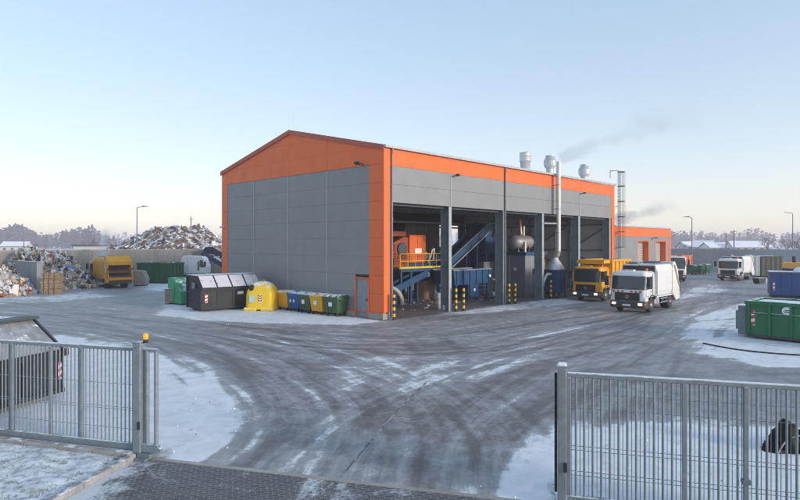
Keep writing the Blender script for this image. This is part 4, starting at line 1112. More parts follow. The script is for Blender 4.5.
MB().bar((2.5, .0, 1.46), (2.5, 1.15, 2.28), .06, .07).build('lid_frame', 'steel_dark', lg)
b = MB(); b.box((4.95, -.05, 1.32), (.16, .2, .2)); b.build('corner_lamp', 'black', lg)
b = MB(); b.box((1.6, 1.9, 2.36), (1.2, .4, .12)); b.build('warning_board', 'orange_paint', lg)

# recycling bells
def bell(name, label, loc, rz, col, rr, h):
    t = thing(name, label, 'recycling bell', loc, rz)
    b = MB(); n = 40; prof = []
    for k in range(17):
        a = k / 16; z = .1 + (h - .1) * math.sin(a * math.pi / 2) if a > .0 else .1
        u_ = (z - .1) / (h - .1)
        f = 1.0 - .05 * u_ if u_ < .42 else max(.02, .979 * (max(0, 1 - ((u_ - .42) / .58) ** 2.3)) ** .48)
        prof.append((rr * f, z))
    vs = []
    for r, z in prof:
        for i in range(n):
            an = 2 * math.pi * i / n; c, s = math.cos(an), math.sin(an)
            e = .42  # rounded square section
            vs.append((r * math.copysign(abs(c) ** e, c), r * math.copysign(abs(s) ** e, s) * .9, z))
    fs = [(k * n + i, k * n + (i + 1) % n, (k + 1) * n + (i + 1) % n, (k + 1) * n + i) for k in range(16) for i in range(n)]
    b.add(vs, fs, 0, True); b.add(vs, [tuple(range(16 * n, 17 * n)), tuple(range(n - 1, -1, -1))])
    b.build('shell', col, t)
    b = MB(); b.bb(-rr * 1.02, -.15, -rr * .93, rr * .93, .0, .22); b.bb(.15, rr * 1.02, -rr * .93, rr * .93, .0, .22); b.build('foot', col, t, bevel=.05)
    return t
yb = bell('recycling_bell', 'bright yellow recycling bell with snow on top, beside the dark container', gp(258.5, 311) + Vector((.1, .8, 0)), -.12, 'yellow_bell', 1.0, 1.98)
b = MB(); b.cyl((-.5, -.60, 1.60), (-.52, -.86, 1.50), .17, n=18); b.build('opening', 'black', yb)
b = MB(); b.box((-.42, -.905, .82), (.34, .014, .5)); b.build('label_plate', 'label_blue', yb)
b = MB(); b.box((.16, -.905, .85), (.24, .014, .55), 0); hz_ = b.build('notice', 'marker_white', yb)
b = MB()
for k in range(3): b.box((.10, -.915, .70 + k * .16), (.14, .008, .06), 0, Euler((0, R(35), 0)).to_matrix()); b.box((.22, -.915, .70 + k * .16), (.14, .008, .06), 0, Euler((0, R(-35), 0)).to_matrix())
b.build('warning_mark', 'red', hz_)
b = MB(); b.tube([(-.15, 0, 1.95), (-.15, 0, 2.08), (.15, 0, 2.08), (.15, 0, 1.95)], .025); b.build('lifting_eye', 'steel_col', yb)

gbell = thing('recycling_bell', 'bright green sloped glass bank wedged behind the dark container', 'recycling bell', gp(181, 305.5), UA + .05)
b = MB(); b.prism([(0, .1), (2.0, .1), (2.0, 1.95), (1.3, 2.0), (.55, 1.45), (0.1, 1.0)], 0, 1.9, 'yz'); b.build('shell', 'green_bell', gbell, bevel=.08, seg=3)
b = MB(); b.bb(.1, 1.8, .1, 1.9, 0, .1); b.build('foot', 'black', gbell)
b = MB(); b.bb(-.03, -.005, .2, 1.8, .5, .56); b.bb(-.03, -.005, .9, 1.0, .57, 1.4); b.build('side_rib', 'green_bell', gbell)
gb2 = thing('gas_bottle_cage', 'grey slatted pallet box standing in the snow beside the green glass bank', 'crate', gp(164.5, 304.5), .35)
b = MB()
for k in range(7): b.bb(.02 + k * .2, .16 + k * .2, -.03, .0, .12, 1.1)
for k in range(6): b.bb(1.41, 1.44, .02 + k * .2, .15 + k * .2, .12, 1.1)
b.bb(.02, 1.38, 0.02, 1.1, .14, 1.02); b.build('slat', 'wood', gb2)
b = MB(); b.bb(0, 1.44, -.04, 1.15, 1.105, 1.15); b.build('lid', 'lid_snow', gb2)
b = MB(); b.bb(.0, .12, 0, 1.1, 0, .11); b.bb(1.28, 1.4, 0, 1.1, 0, .11); b.build('runner', 'wood', gb2)
gb2.name = 'pallet_box'

# four wheeled bins
def bin4(label, loc, rz, col, plate, group, small=False):
    t = thing('wheelie_bin', label, 'bin', loc, rz, group)
    b = MB(); w0, w1, d0, d1 = .50, .60, .40, .50
    vs = [(-w0, -d0, .2), (w0, -d0, .2), (w0, d0, .2), (-w0, d0, .2), (-w1, -d1, 1.12), (w1, -d1, 1.12), (w1, d1, 1.12), (-w1, d1, 1.12)]
    b.add(vs, [(3, 2, 1, 0), (4, 5, 6, 7), (0, 1, 5, 4), (1, 2, 6, 5), (2, 3, 7, 6), (3, 0, 4, 7)]); b.build('body', col, t, bevel=.05, seg=2)
    b = MB()
    for x in (-.3, 0, .3): b.bb(x - .03, x + .03, -.475, -.43, .3, 1.0)
    b.bb(-.62, .62, -.54, -.505, 1.05, 1.13); b.build('body_rib', col, t)
    b = MB(); b.prism([(-.56, 1.13), (.56, 1.13), (.54, 1.24), (.3, 1.33), (-.3, 1.33), (-.54, 1.22)], -.64, .64, 'yz'); b.build('lid', col, t, bevel=.03, seg=2)
    for x in (-.4, .4):
        for y in (-.32, .32):
            b = MB(); b.cyl((x - .03, y, .09), (x + .03, y, .09), .09, n=12); b.bb(x - .05, x + .05, y - .05, y + .05, .14, .21); b.build('wheel', 'rubber', t)
    if plate:
        b = MB(); b.bb(-.17, .13, -.515, -.50, .62, .88) if plate != 'two' else (b.bb(-.3, -.12, -.515, -.5, .62, .82), b.bb(.08, .26, -.515, -.5, .62, .82))
        b.build('label_plate', 'label_blue' if plate == 'two' else 'marker_white', t)
    b = MB(); b.cyl((-.66, -.3, 1.0), (-.60, -.3, 1.0), .05); b.cyl((.60, -.3, 1.0), (.66, -.3, 1.0), .05); b.build('trunnion', 'black', t)
    return t
binrow = [(286.5, 310.2, 'yellow_bin', None, 'yellow wheeled bin at the bell end of the row of bins'), (297.5, 311.6, 'blue_bin', 'two', 'blue wheeled bin in the row along the grey gable'),
          (308.5, 313.2, 'green_bin', 'one', 'green wheeled bin between the blue bin and a yellow bin'), (320.5, 314.6, 'yellow_bin', 'one', 'yellow wheeled bin with a white notice between two green bins'),
          (335.5, 316.4, 'green_bin', 'one', 'green wheeled bin at the door end of the row of bins')]
for px_, py_, c_, pl_, lab in binrow:
    bin4(lab, gp(px_, py_) + Vector((0, .35, 0)), math.atan2(-.66, .75) + rnd.uniform(-.06, .06), c_, pl_, 'wheeled bins along the gable')
for k, (px_, py_, lab) in enumerate(((692, 274.6, 'green bin with snowy lid, the one beside the white truck cab at the far wall'), (699.2, 274.2, 'green bin with snowy lid in the middle of the far three'), (705.2, 273.4, 'green bin with snowy lid at the open end of the far three'))):
    g_ = bin4(lab, gp(px_, py_), .5, 'green_skip', None, 'green bins at the far wall'); g_.scale = (.98, 1.2, 1.1)

gsk = rolloff('green ribbed skip with rubbish showing over the rim, behind the yellow truck', gp(137.5, 283.2), -.13, 4.35, 2.3, 2.35, 'green_skip', fill=(['trash_grey', 'trash_brown', 'snow_lump', 'trash_red'], 60, .25), mk=False)
nsk = rolloff('dark navy skip partly hidden behind the green skip', gp(133, 279) + Vector((-.4, 3.4, 0)), -.1, 5.0, 2.2, 2.5, 'navy', mk=False)
orc = rolloff('small orange skip by the far grey wall', gp(682, 273.5), .3, 1.9, 1.6, 2.75, 'orange_paint', mk=False, rib=.6)
cbn = thing('concrete_skip', 'dirty pale skip with a slanted end beside the yellow garbage truck', 'skip', gp(133, 286), .12); cbn.scale = (.82, .82, .95)
b = MB(); b.prism([(.05, .1), (1.5, .1), (1.6, .75), (1.15, 1.7), (.0, 1.75)], 0, 1.7, 'xz'); b.build('skip_body', 'concrete', cbn, bevel=.05)
b = MB(); b.bb(.1, .9, -.05, -.002, .95, 1.35); b.bb(.05, 1.5, -.05, -.002, .5, .58); b.build('panel_rib', 'trash_grey', cbn)
b = MB(); b.bb(.1, 1.45, .2, 1.5, 0, .1); b.build('skid', 'chassis', cbn)

tnk = thing('service_truck', 'white truck body with a navy skirt parked behind the green glass bank', 'truck', gp(178, 281.5), .08)
b = MB(); b.prism([(.25, .95), (3.3, .95), (3.35, 1.75), (3.0, 2.75), (2.7, 3.0), (.75, 3.12), (.45, 2.95), (.12, 1.6)], 0, 2.2, 'xz'); b.build('body', 'white_paint', tnk, bevel=.05, seg=2)
b = MB(); b.bb(-.1, 3.5, -.08, 2.25, .45, .93); b.build('skirt', 'navy', tnk, bevel=.03)
b = MB(); b.prism([(2.55, 1.7), (3.1, 1.7), (2.85, 2.55), (2.55, 2.6)], -.03, -.003, 'xz'); b.build('side_window', 'glass', tnk)
b = MB(); b.bb(2.3, 2.5, -.03, -.003, 1.3, 2.4); b.build('hatch', 'olive', tnk)
b = MB(); b.bb(3.1, 3.3, -.22, -.08, 1.8, 2.4); b.bar((3.05, 0, 2.3), (3.2, -.12, 2.3), .03); b.build('mirror', 'black', tnk)
b = MB(); b.bb(1.1, 1.16, -.03, -.003, 1.0, 2.9); b.bb(2.1, 2.16, -.03, -.003, 1.0, 2.9); b.bb(-.1, 3.5, -.11, -.085, .8, .9); b.build('seam_rib', 'label_blue', tnk)
for x_ in (.6, 2.8):
    for y_ in (.15, 2.0): b = MB(); b.cyl((x_, y_ - .14, .45), (x_, y_ + .14, .45), .45, n=20); b.build('wheel', 'rubber', tnk)

tip = thing('tipping_skip', 'navy skip tipped up on its frame and filled with snowy scrap', 'skip', gp(193, 279.5) + Vector((.2, 2.2, 0)), -.1)
Rt = Euler((0, R(30), 0)).to_matrix(); base = Vector((0, 0, 3.1))
def rb(b, x0, x1, y0, y1, z0, z1, mi=0):
    c = Rt @ Vector(((x0 + x1) / 2, (y0 + y1) / 2, (z0 + z1) / 2)) + base; b.box(c, (x1 - x0, y1 - y0, z1 - z0), mi, Rt)
b = MB(); Lk, Wk, Hk = 3.6, 2.3, 1.2
rb(b, 0, Lk, 0, Wk, 0, .08); rb(b, 0, Lk, Wk - .08, Wk, .082, Hk); rb(b, 0, .08, .082, Wk - .082, .082, Hk); rb(b, 0, Lk, 0, .08, .082, .55); rb(b, Lk - .08, Lk, .082, Wk - .082, .082, .5)
b.build('tub', 'navy', tip)
b = MB()
for k in range(90):
    s = rnd.uniform(.15, .45); p = Rt @ Vector((rnd.uniform(.9, Lk - .2), rnd.uniform(.2, Wk - .2), rnd.uniform(.15, .62))) + base
    b.box(p, (s, s * .8, s * .5), rnd.choice((0, 0, 1, 2)), Euler([rnd.uniform(0, 6) for _ in range(3)]).to_matrix(), .4, rnd)
b.build('scrap_litter', ['snow_lump', 'trash_grey', 'trash_black'], tip)['kind'] = 'stuff'
b = MB()
for y in (.3, 2.0):
    b.bar((.2, y, 3.0), (.2, y, 0), .16); b.bar((3.0, y, 1.4), (3.0, y, 0), .16); b.bar((-.1, y, .3), (3.3, y, .3), .16, .2)
b.build('support_frame', 'chassis', tip)

# ------------------------------------------------------------------ heaps of waste
TR = ['trash_white', 'trash_grey', 'trash_brown', 'trash_tan', 'trash_black', 'trash_blue', 'trash_cyan', 'trash_red', 'trash_green', 'trash_yellow', 'mound_dirt']
TW = [32, 18, 16, 15, 13, 3, 3, 4, 2, 2, 0]
def heap(name, label, cen, ru, rg_, h, n, seed, smin=.08, smax=.55, mats=TR, wts_=TW):
    rg2 = random.Random(seed); b = MB(); nn = 26
    def hz(a, c):
        r = math.hypot(a, c)
        p = cen + U * a * ru + G * c * rg_
        return max(0.0, h * (1 - r ** 1.7)) * (1 + .35 * mnoise.noise(p * .5 + Vector((seed, 0, 0)))) + (.0 if r > 1 else .05)
    o0 = len(b.v)
    for i in range(nn + 1):
        for j in range(nn + 1):
            a, c = 2 * i / nn - 1, 2 * j / nn - 1
            p = cen + U * a * ru + G * c * rg_; z = hz(a, c) + .15 * mnoise.noise(p * 2) - .12
            b.v.append((p.x, p.y, max(z, -.05)))
    for i in range(nn):
        for j in range(nn):
            q = i * (nn + 1) + j; b.f.append((q, q + nn + 1, q + nn + 2, q + 1)); b.m.append(10); b.sm.append(False)
    for k in range(n):
        while True:
            a, c = rg2.uniform(-1.1, 1.1), rg2.uniform(-1.1, 1.1)
            if math.hypot(a, c) < 1.08: break
        p = cen + U * a * ru + G * c * rg_; z = hz(a, c)
        s = smin + (smax - smin) * rg2.random() ** 2.6
        mi = rg2.choices(range(11), wts_)[0]
        rot = Euler([rg2.uniform(0, 6) for _ in range(3)]).to_matrix(); c0 = Vector((p.x, p.y, z + s * .12))
        kind = rg2.random()
        if kind < .55:     # bags: lumpy eight-sided bodies
            vs = []
            m_ = 6
            for r_, zz_ in ((.25, -.42), (.5, -.2), (.48, .15), (.2, .45)):
                for q in range(m_):
                    an = 6.283 * q / m_; rr_ = r_ * rg2.uniform(.65, 1.2)
                    vs.append(c0 + rot @ Vector((rr_ * math.cos(an) * s * 1.25, rr_ * math.sin(an) * s, zz_ * s * .75)))
            fs = [(k2 * m_ + q, k2 * m_ + (q + 1) % m_, (k2 + 1) * m_ + (q + 1) % m_, (k2 + 1) * m_ + q) for k2 in range(3) for q in range(m_)]
            b.add(vs, fs + [tuple(range(m_ - 1, -1, -1)), tuple(range(3 * m_, 4 * m_))], mi)
        elif kind < .8: b.box(c0, (s * 1.3, s * .9, s * .5), mi, rot, .45, rg2)
        elif kind < .93: b.box(c0, (s * 1.9, s * 1.1, .03), mi, rot, .5, rg2)
        else: b.box(c0, (s * 2.6, .08, .06), mi, rot, .3, rg2)
    o = b.build(name, mats, fixn=False)
    return tag(o, label, 'waste', kind='stuff')
heap('waste_heap', 'low heap of mixed rubbish in front of the grey divider', D0 + G * 1.5 - U * 4.3, 4.1, 5.2, 2.6, 2200, 3)
heap('waste_heap', 'tall heap of bright mixed rubbish between divider and yellow truck', D0 + G * 7.0 + U * 3.1, 3.2, 6.2, 3.3, 2900, 5)
heap('waste_heap', 'rubbish piled high against the beige wall behind the divider', D0 + G * 9.0 + U * 1.6, 3.4, 4.4, 3.9, 1300, 8)
# cardboard bales
for k, (dx, dy, lab) in enumerate(((0, 0, 'bottom cardboard bale of the stack at the divider end'), (.03, .02, 'second cardboard bale from the ground in the stack at the divider'),
                                   (-.04, .05, 'third cardboard bale up in the stack at the divider'), (.05, 0, 'snow dusted cardboard bale topping the stack at the divider'))):
    t = thing('cardboard_bale', lab, 'bale', gp(48.3, 294.2) + Vector((dx, .5 + dy, .48 * k)), .05 + rnd.uniform(-.06, .06), 'cardboard bales')
    b = MB()
    for q in range(6): b.box((rnd.uniform(-.03, .03), rnd.uniform(-.02, .02), .04 + q * .074), (1.42 + rnd.uniform(-.06, .06), .95, .073), 0, None, .05, rnd)
    b.build('bale_body', 'cardboard', t)
    b = MB()
    for x in (-.45, 0, .45): b.bb(x - .01, x + .01, -.52, .52, .0, .475)
    b.build('wire_tie', 'steel_dark', t)

# snowy mound of debris behind the wall
b = MB(); nn = 90; cm = Vector((-46, 121, 0)); rm = random.Random(11)
for i in range(nn + 1):
    for j in range(nn + 1):
        a, c = 2 * i / nn - 1, 2 * j / nn - 1
        p = cm + Vector((a * 17, c * 14, 0)); r = math.hypot(a * .95, c)
        h = 7.9 * max(0, 1 - max(0, r - .28) / .72) ** .9
        z = h + (.9 * mnoise.noise(p * .28) + .8 * mnoise.noise(p * .8) + .5 * mnoise.noise(p * 2.1)) * min(1, h / 2) - .2
        b.v.append((p.x, p.y, z))
for i in range(nn):
    for j in range(nn):
        q = i * (nn + 1) + j; b.f.append((q, q + nn + 1, q + nn + 2, q + 1)); b.m.append(0); b.sm.append(False)
o_ = list(b.v)
for k in range(420):
    x, y, z = rm.choice(o_)
    if z < .5: continue
    s = rm.uniform(.2, .75); b.box((x, y, z), (s * 1.6, s, s * .6), rm.choice((0, 0, 1, 2, 3)), Euler([rm.uniform(0, 6) for _ in range(3)]).to_matrix(), .4, rm)
tag(b.build('debris_mound', ['mound_dirt', 'rust', 'trash_black', 'snow_lump']), 'big snowy mound of brown debris rising behind the beige wall', 'mound', kind='stuff')
ant = thing('antenna_mast', 'thin mast standing on top of the snowy debris mound', 'mast', (-43.0, 120, 7.6))
MB().cyl((0, 0, 0), (0, 0, 2.6), .09, .05, 8).build('mast_pole', 'steel_dark', ant)
b = MB(); b.bar((-.5, 0, 2.0), (.5, 0, 2.0), .06); b.bar((-.35, 0, 1.6), (.35, 0, 1.6), .06); b.build('aerial', 'steel_dark', ant)

# ------------------------------------------------------------------ black bundle and hose on the ground
bn = thing('tarpaulin_bundle', 'black tarpaulin bundle lying in the snow behind the fence panel', 'bundle', gp(792, 452)); bn.scale = (.85, .85, .9)
b = MB(); n = 18
def lump(b, c, rx, ry, rz__, seed, mi=0):
    vs = []; n1, n2 = 18, 10
    for i in range(n2 + 1):
        ph = math.pi / 2 * i / n2
        for j in range(n1):
            th = 2 * math.pi * j / n1; d = Vector((math.cos(th) * math.cos(ph), math.sin(th) * math.cos(ph), math.sin(ph)))
            f = 1 + .32 * mnoise.noise(d * 1.6 + Vector((seed, 0, 0))) + .12 * mnoise.noise(d * 5 + Vector((seed, 3, 0)))
            vs.append(Vector(c) + Vector((d.x * rx, d.y * ry, d.z * rz__)) * f)
    b.add(vs, [(i * n1 + j, i * n1 + (j + 1) % n1, (i + 1) * n1 + (j + 1) % n1, (i + 1) * n1 + j) for i in range(n2) for j in range(n1)], mi, True)
lump(b, (.0, .2, -.03), .34, .40, .70, 21); lump(b, (.55, .2, -.03), .62, .45, .46, 9); lump(b, (1.2, .1, -.03), .6, .4, .38, 31); lump(b, (-.35, .15, -.03), .3, .3, .26, 5)
b.build('tarpaulin', 'tarp', bn)
b = MB(); b.tube(catmull([Vector(p) for p in ((-.45, -.15, .02), (-.2, -.1, .3), (.1, -.2, .45), (.5, -.3, .3), (.9, -.4, .02))], 5), .018, 6); b.build('strap', 'trash_grey', bn)
hs = MB(); hs.tube(catmull([gp(703, 343, .03), gp(715, 345.5, .03), gp(738, 349.5, .03), gp(770, 353, .03), gp(815, 356, .03)], 6), .028, 8)
tag(hs.build('hose', 'hose'), 'black hose lying across the snow in front of the green container', 'hose')

# ------------------------------------------------------------------ street lamps
def lamp(label, loc, h, arm, rz):
    t = thing('street_lamp', label, 'lamp post', loc, rz, 'tall yard lamp posts')
    MB().cyl((0, 0, 0), (0, 0, h), .11, .055, 10).build('pole', 'galv_dark', t)
    b = MB(); b.tube([(0, 0, h - .05), (.15, 0, h + .12), (arm, 0, h + .2)], .045); b.build('arm', 'galv_dark', t)
    b = MB(); b.prism([(arm - .05, h + .16), (arm + .75, h + .22), (arm + .75, h + .27), (arm + .1, h + .34), (arm - .05, h + .3)], -.16, .16, 'xz'); b.build('lamp_head', 'galv', t)
    MB().cyl((0, 0, 0), (0, 0, .5), .16, n=10).build('base_sleeve', 'galv_dark', t)
    return t
lamp('lamp post rising behind the yellow garbage truck', gp(137, 277), 9.4, .7, .2)
lamp('far thin lamp post over the waste heaps', Vector((-77.4, 120, 0)), 6.9, .6, 3.3)
lamp('lamp post in front of the far grey wall near the green bins', Vector((46.3, 92.5, 0)), 8.6, .4, 2.8)
lamp('lamp post behind the far grey wall near the frame edge', Vector((64, 95, 0)), 9.4, .8, 3.3)
# ------------------------------------------------------------------ trucks (local x forward, front axle at 0; y to the driver's left; z up)
def wheel(root, x, y, r=.48, w=.28, dual=False):
    b = MB(); ww = w * (2 if dual else 1); s = 1 if y > 0 else -1
    y0 = y - ww * s
    ya, yb_ = min(y, y0), max(y, y0)
    b.lathe([(r * .62, ya), (r * .93, ya), (r, ya + .05), (r, yb_ - .05), (r * .93, yb_), (r * .62, yb_)], (x, 0, r), 'y', 26)
    ty = b.build('wheel', 'rubber', root)
    b = MB(); q = y + .004 * s
    prof = [(r * .6, y - .06 * s), (r * .6, q), (r * .5, q - .03 * s), (r * .42, q - (.10 if dual else .02) * s), (r * .24, q - (.10 if dual else .0) * s), (r * .2, q + .02 * s), (r * .02, q + .025 * s)]
    b.lathe(prof, (x, 0, r), 'y', 20)
    b.build('rim', 'rim', ty)

def truck(label, loc, head, paint, kind, wb=3.7, H=3.1, rear=1.55, group=None, lights=True, hazard=False, star=False, cabmat=None, dirtybody=None, high=False):
    t = thing('garbage_truck' if kind != 'tipper' else 'tipper_truck', label, 'truck', loc, head, group)
    cab = cabmat or paint; hw = 1.15
    b = MB()
    for y in (-.42, .42): b.bb(-wb - rear + .25, .9, y - .05, y + .05, .66, .92)
    for x in np.linspace(-wb - rear + .4, .6, 6): b.bb(x - .05, x + .05, -.369, .369, .7, .88)
    b.bb(-wb - .06, -wb + .06, -.8, .8, .42, .56); b.bb(-.06, .06, -.85, .85, .42, .54); b.bb(-wb - .25, -wb + .25, -.25, .25, .3, .65)
    b.build('chassis', 'chassis', t)
    ct = 2.72 if not high else 3.0
    # cab shell: side profile with a wheel arch
    def outline(xf, hw_, xb, r=.24, bow=.05, n=6):
        pts = [(xb, hw_)]
        for k in range(n + 1):
            q = math.pi / 2 * (1 - k / n); pts.append((xf - r + r * math.cos(q), hw_ - r + r * math.sin(q)))
        for k in range(1, 6): f = k / 6; yy = (hw_ - r) * (1 - 2 * f); pts.append((xf + bow * (1 - (1 - 2 * f) ** 2), yy))
        for k in range(n + 1):
            q = math.pi / 2 * k / n; pts.append((xf - r + r * math.cos(q), -(hw_ - r) - r * math.sin(q)))
        pts.append((xb, -hw_)); return pts
    def loft(b, levels, closed=True):
        rings = [[(x, y, z) for x, y in outline(xf, hw_, xb)] for z, xf, hw_, xb in levels]; n = len(rings[0])
        vs = [p for r_ in rings for p in r_]; m_ = n if closed else n - 1
        b.add(vs, [(k * n + i, k * n + (i + 1) % n, (k + 1) * n + (i + 1) % n, (k + 1) * n + i) for k in range(len(rings) - 1) for i in range(m_)], 0, True)
        if closed: b.add(vs, [tuple(range(n - 1, -1, -1)), tuple(range((len(rings) - 1) * n, len(rings) * n))])
    b = MB(); loft(b, [(1.02, 1.21, hw, -.55), (1.45, 1.235, hw, -.55), (ct - .28, 1.06, hw - .01, -.53), (ct - .1, .99, hw - .05, -.5), (ct - .01, .84, hw - .16, -.42), (ct, .6, hw - .4, -.3)])
    b.bb(.66, 1.16, -hw + .02, hw - .02, .62, 1.018)
    sh_ = b.build('cab', cab, t)
    b = MB(); loft(b, [(.64, 1.19, hw + .004, .64), (1.10, 1.222, hw + .004, .64)]); b.build('front_panel', cab, sh_)
    # windscreen
    def on_front(y0, y1, f0, f1, m, name, parent, off=.006, th=.02):
        p0 = Vector((1.27, 0, 1.45)); p1 = Vector((1.10, 0, ct - .28)); d = p1 - p0; n = Vector((d.z, 0, -d.x)).normalized()
        a0, a1 = p0 + d * f0, p0 + d * f1; b = MB(); v = []
        for yy in (y0, y1):
            for q in (a0, a1): v += [q + n * (off - th) + Vector((0, yy, 0)), q + n * off + Vector((0, yy, 0))]
        b.add(v, [(0, 1, 3, 2), (4, 6, 7, 5), (0, 4, 5, 1), (2, 3, 7, 6), (1, 5, 7, 3), (0, 2, 6, 4)])
        return b.build(name, m, parent, bevel=.0)
    b = MB(); zb_, zt_ = 1.52, ct - .31; xfb = 1.235 - (1.235 - 1.06) * (zb_ - 1.45) / (ct - .28 - 1.45); xft = 1.06 + .006
    o1 = outline(xfb + .008, hw + .004, .98); o2 = outline(xft + .008, hw - .004, .86); n = len(o1)
    b.add([(x, y, zb_) for x, y in o1] + [(x, y, zt_) for x, y in o2], [(i, i + 1, n + i + 1, n + i) for i in range(n - 1)], 0, True)
    ws = b.build('windscreen', 'glass', sh_)
    b = MB()
    for s in (-1, 1): b.bar((xfb - .08, s * (hw - .035), zb_), (xft - .09, s * (hw - .045), zt_), .06, .10)
    b.build('windscreen_frame', cab, sh_)
    wp = MB()
    for y in (-.75, .05):
        wp.bar((1.285, y, 1.54), (1.27, y + .62, 1.64), .02)
    wp.build('wiper', 'black', ws)
    b = MB(); b.bb(1.0, 1.26, -1.0, 1.0, ct - .26, ct - .17); b.build('sun_visor', cab if kind != 'tipper' else 'black', sh_) if kind == 'tipper' else None
    for s in (-1, 1):
        y = s * hw
        b = MB(); b.prism([(.98, 1.55), (.90, ct - .36), (-.02, ct - .36), (-.02, 1.55)], min(y + .003 * s, y + .012 * s), max(y + .003 * s, y + .012 * s), 'xz')
        d_ = MB(); d_.bb(-.12, -.10, min(y, y + .012 * s), max(y, y + .012 * s), .95, ct - .2); d_.bb(1.04, 1.06, min(y, y + .012 * s), max(y, y + .012 * s), 1.0, 1.9)
        d_.bb(-.08, 1.03, min(y, y + .012 * s), max(y, y + .012 * s), 1.10, 1.115)
        dd = d_.build('door', 'black', sh_); b.build('side_window', 'glass', dd)
        h_ = MB(); h_.bb(-.02, .16, min(y, y + .03 * s), max(y, y + .03 * s), 1.36, 1.41); h_.build('handle', 'black', dd)
        m_ = MB(); m_.bar((1.02, y, ct - .42), (1.22, y + .2 * s, ct - .42), .03); m_.bar((1.02, y, ct - .92), (1.22, y + .2 * s, ct - .92), .03)
        m_.bb(1.15, 1.30, min(y + .12 * s, y + .34 * s), max(y + .12 * s, y + .34 * s), ct - .98, ct - .35); m_.build('mirror', 'black', sh_)
        f_ = MB()   # front mudguard and steps
        pts = [((.60 + .05) * math.cos(a), .5 + (.60 + .05) * math.sin(a)) for a in np.linspace(-.05, math.pi - .6, 9)]
        for p, q in zip(pts[:-1], pts[1:]): f_.bar((p[0], y - .04 * s, p[1]), (q[0], y - .04 * s, q[1]), .18, .04)
        f_.bb(.72, 1.15, y - .25 * s if s > 0 else y, y if s > 0 else y + .25, .36, .44); f_.build('mudguard', 'black', t)
    # front: grille, bumper, lights, plate
    b = MB(); b.bb(1.2, 1.285, -.80, .80, .80, 1.32)
    for k in range(4): b.bb(1.286, 1.305, -.78, .78, .85 + k * .12, .90 + k * .12)
    gr = b.build('grille', 'black', sh_)
    if star:
        b = MB(); n = 20
        pts = [(1.32, .11 * math.cos(a), 1.06 + .11 * math.sin(a)) for a in np.linspace(0, 2 * math.pi, n)]
        b.tube(pts, .012, 6)
        for a in (math.pi / 2, math.pi * 7 / 6, math.pi * 11 / 6): b.bar((1.32, 0, 1.06), (1.32, .11 * math.cos(a), 1.06 + .11 * math.sin(a)), .02)
        b.build('badge', 'lens', gr)
    b = MB(); loft(b, [(.32, 1.24, 1.19, .72), (.48, 1.30, 1.2, .72), (.72, 1.27, 1.2, .72), (.78, 1.24, 1.19, .72)]); bu = b.build('bumper', 'chassis' if kind != 'old' else cab, t)
    for s in (-1, 1):
        b = MB(); b.box((1.31, s * .86, .60), (.07, .26, .15)); b.build('headlight', 'headlight' if lights else 'lens', bu, bevel=.02)
        b = MB(); b.box((1.22, s * 1.12, .60), (.1, .1, .14)); b.build('turn_signal', 'amber' if False else 'orange_paint', bu)
    b = MB(); b.box((1.358, 0, .52), (.012, .52, .12)); b.build('number_plate', 'marker_white', bu)
    if hazard:
        b = MB()
        for s in (-1, 1):
            for k in range(5):
                b.box((1.262, s * (.30 + k * .14), 1.40), (.06, .138, .11), k % 2)
        b.build('hazard_marking', ['red', 'marker_white'], sh_)
    # roof beacons
    b = MB(); b.cyl((-.1, .75, ct - .03), (-.1, .75, ct + .16), .09); b.build('beacon', 'orange_paint', sh_)
    b = MB(); b.bb(.3, .7, -.5, .2, ct, ct + .08); b.build('roof_hatch', cab, sh_, bevel=.02)
    # wheels
    for s in (-1, 1):
        wheel(t, 0, s * 1.1); wheel(t, -wb, s * 1.1, dual=True)
        if kind == 'six': wheel(t, -wb - 1.25, s * 1.1, dual=True)
    # chassis gear
    b = MB(); b.bb(-1.6, -.72, .5, 1.08, .45, .98); b.build('fuel_tank', 'rim', t, bevel=.08, seg=2)
    b = MB(); b.bb(-1.6, -.75, -1.08, -.5, .45, .98); b.build('battery_box', 'chassis', t, bevel=.03)
    b = MB()
    for s in (-1, 1):
        for z in (.55, .8): b.bar((-1.65, s * 1.12, z), (-wb + .6, s * 1.12, z), .03, .09)
        for x in (-2.0, -wb + .8): b.bar((x, s * 1.1, .5), (x, s * 1.1, .95), .05)
    b.build('side_guard', 'galv', t)
    for s in (-1, 1):
        b = MB(); pts = [(-wb + .6 * math.cos(a), .5 + .6 * math.sin(a)) for a in np.linspace(.1, math.pi - .1, 9)]
        for p, q in zip(pts[:-1], pts[1:]): b.bar((p[0], s * .83, p[1]), (q[0], s * .83, q[1]), .55, .03)
        b.build('rear_mudguard', 'black', t)
    bx0, bx1 = -.78, -wb - rear + .75
    bp_ = dirtybody or paint
    if kind in ('compactor', 'six', 'old'):
        z0, z1 = 1.02, H
        sec = [(-1.12, z0), (1.12, z0), (1.2, z0 + .35), (1.2, z1 - .4), (1.1, z1 - .05), (1.0, z1), (-1.0, z1), (-1.1, z1 - .05), (-1.2, z1 - .4), (-1.2, z0 + .35)]
        b = MB(); b.prism(sec, bx1, bx0, 'yz'); body = b.build('body', bp_, t, bevel=.03)
        b = MB()
        for x in (bx0 - .04, bx1 + .12):
            for s in (-1, 1):
                b.bb(x - .05, x + .05, min(s * 1.202, s * 1.25), max(s * 1.202, s * 1.25), z0 + .05, z1 - .42)
        for s in (-1, 1): b.bb(bx1, bx0, min(s * 1.13, s * 1.18), max(s * 1.13, s * 1.18), z0 - .09, z0 - .003)
        b.build('body_rib', bp_, t)
        b = MB(); b.bb(bx0 + .01, bx0 + .1, -1.05, 1.05, .95, z1 - .1); b.build('headboard', 'black', t)
        b = MB()
        for s in (-1, 1): b.tube([(bx1, s * .95, z1 + .06), (bx0 - .1, s * .95, z1 + .06)], .035)
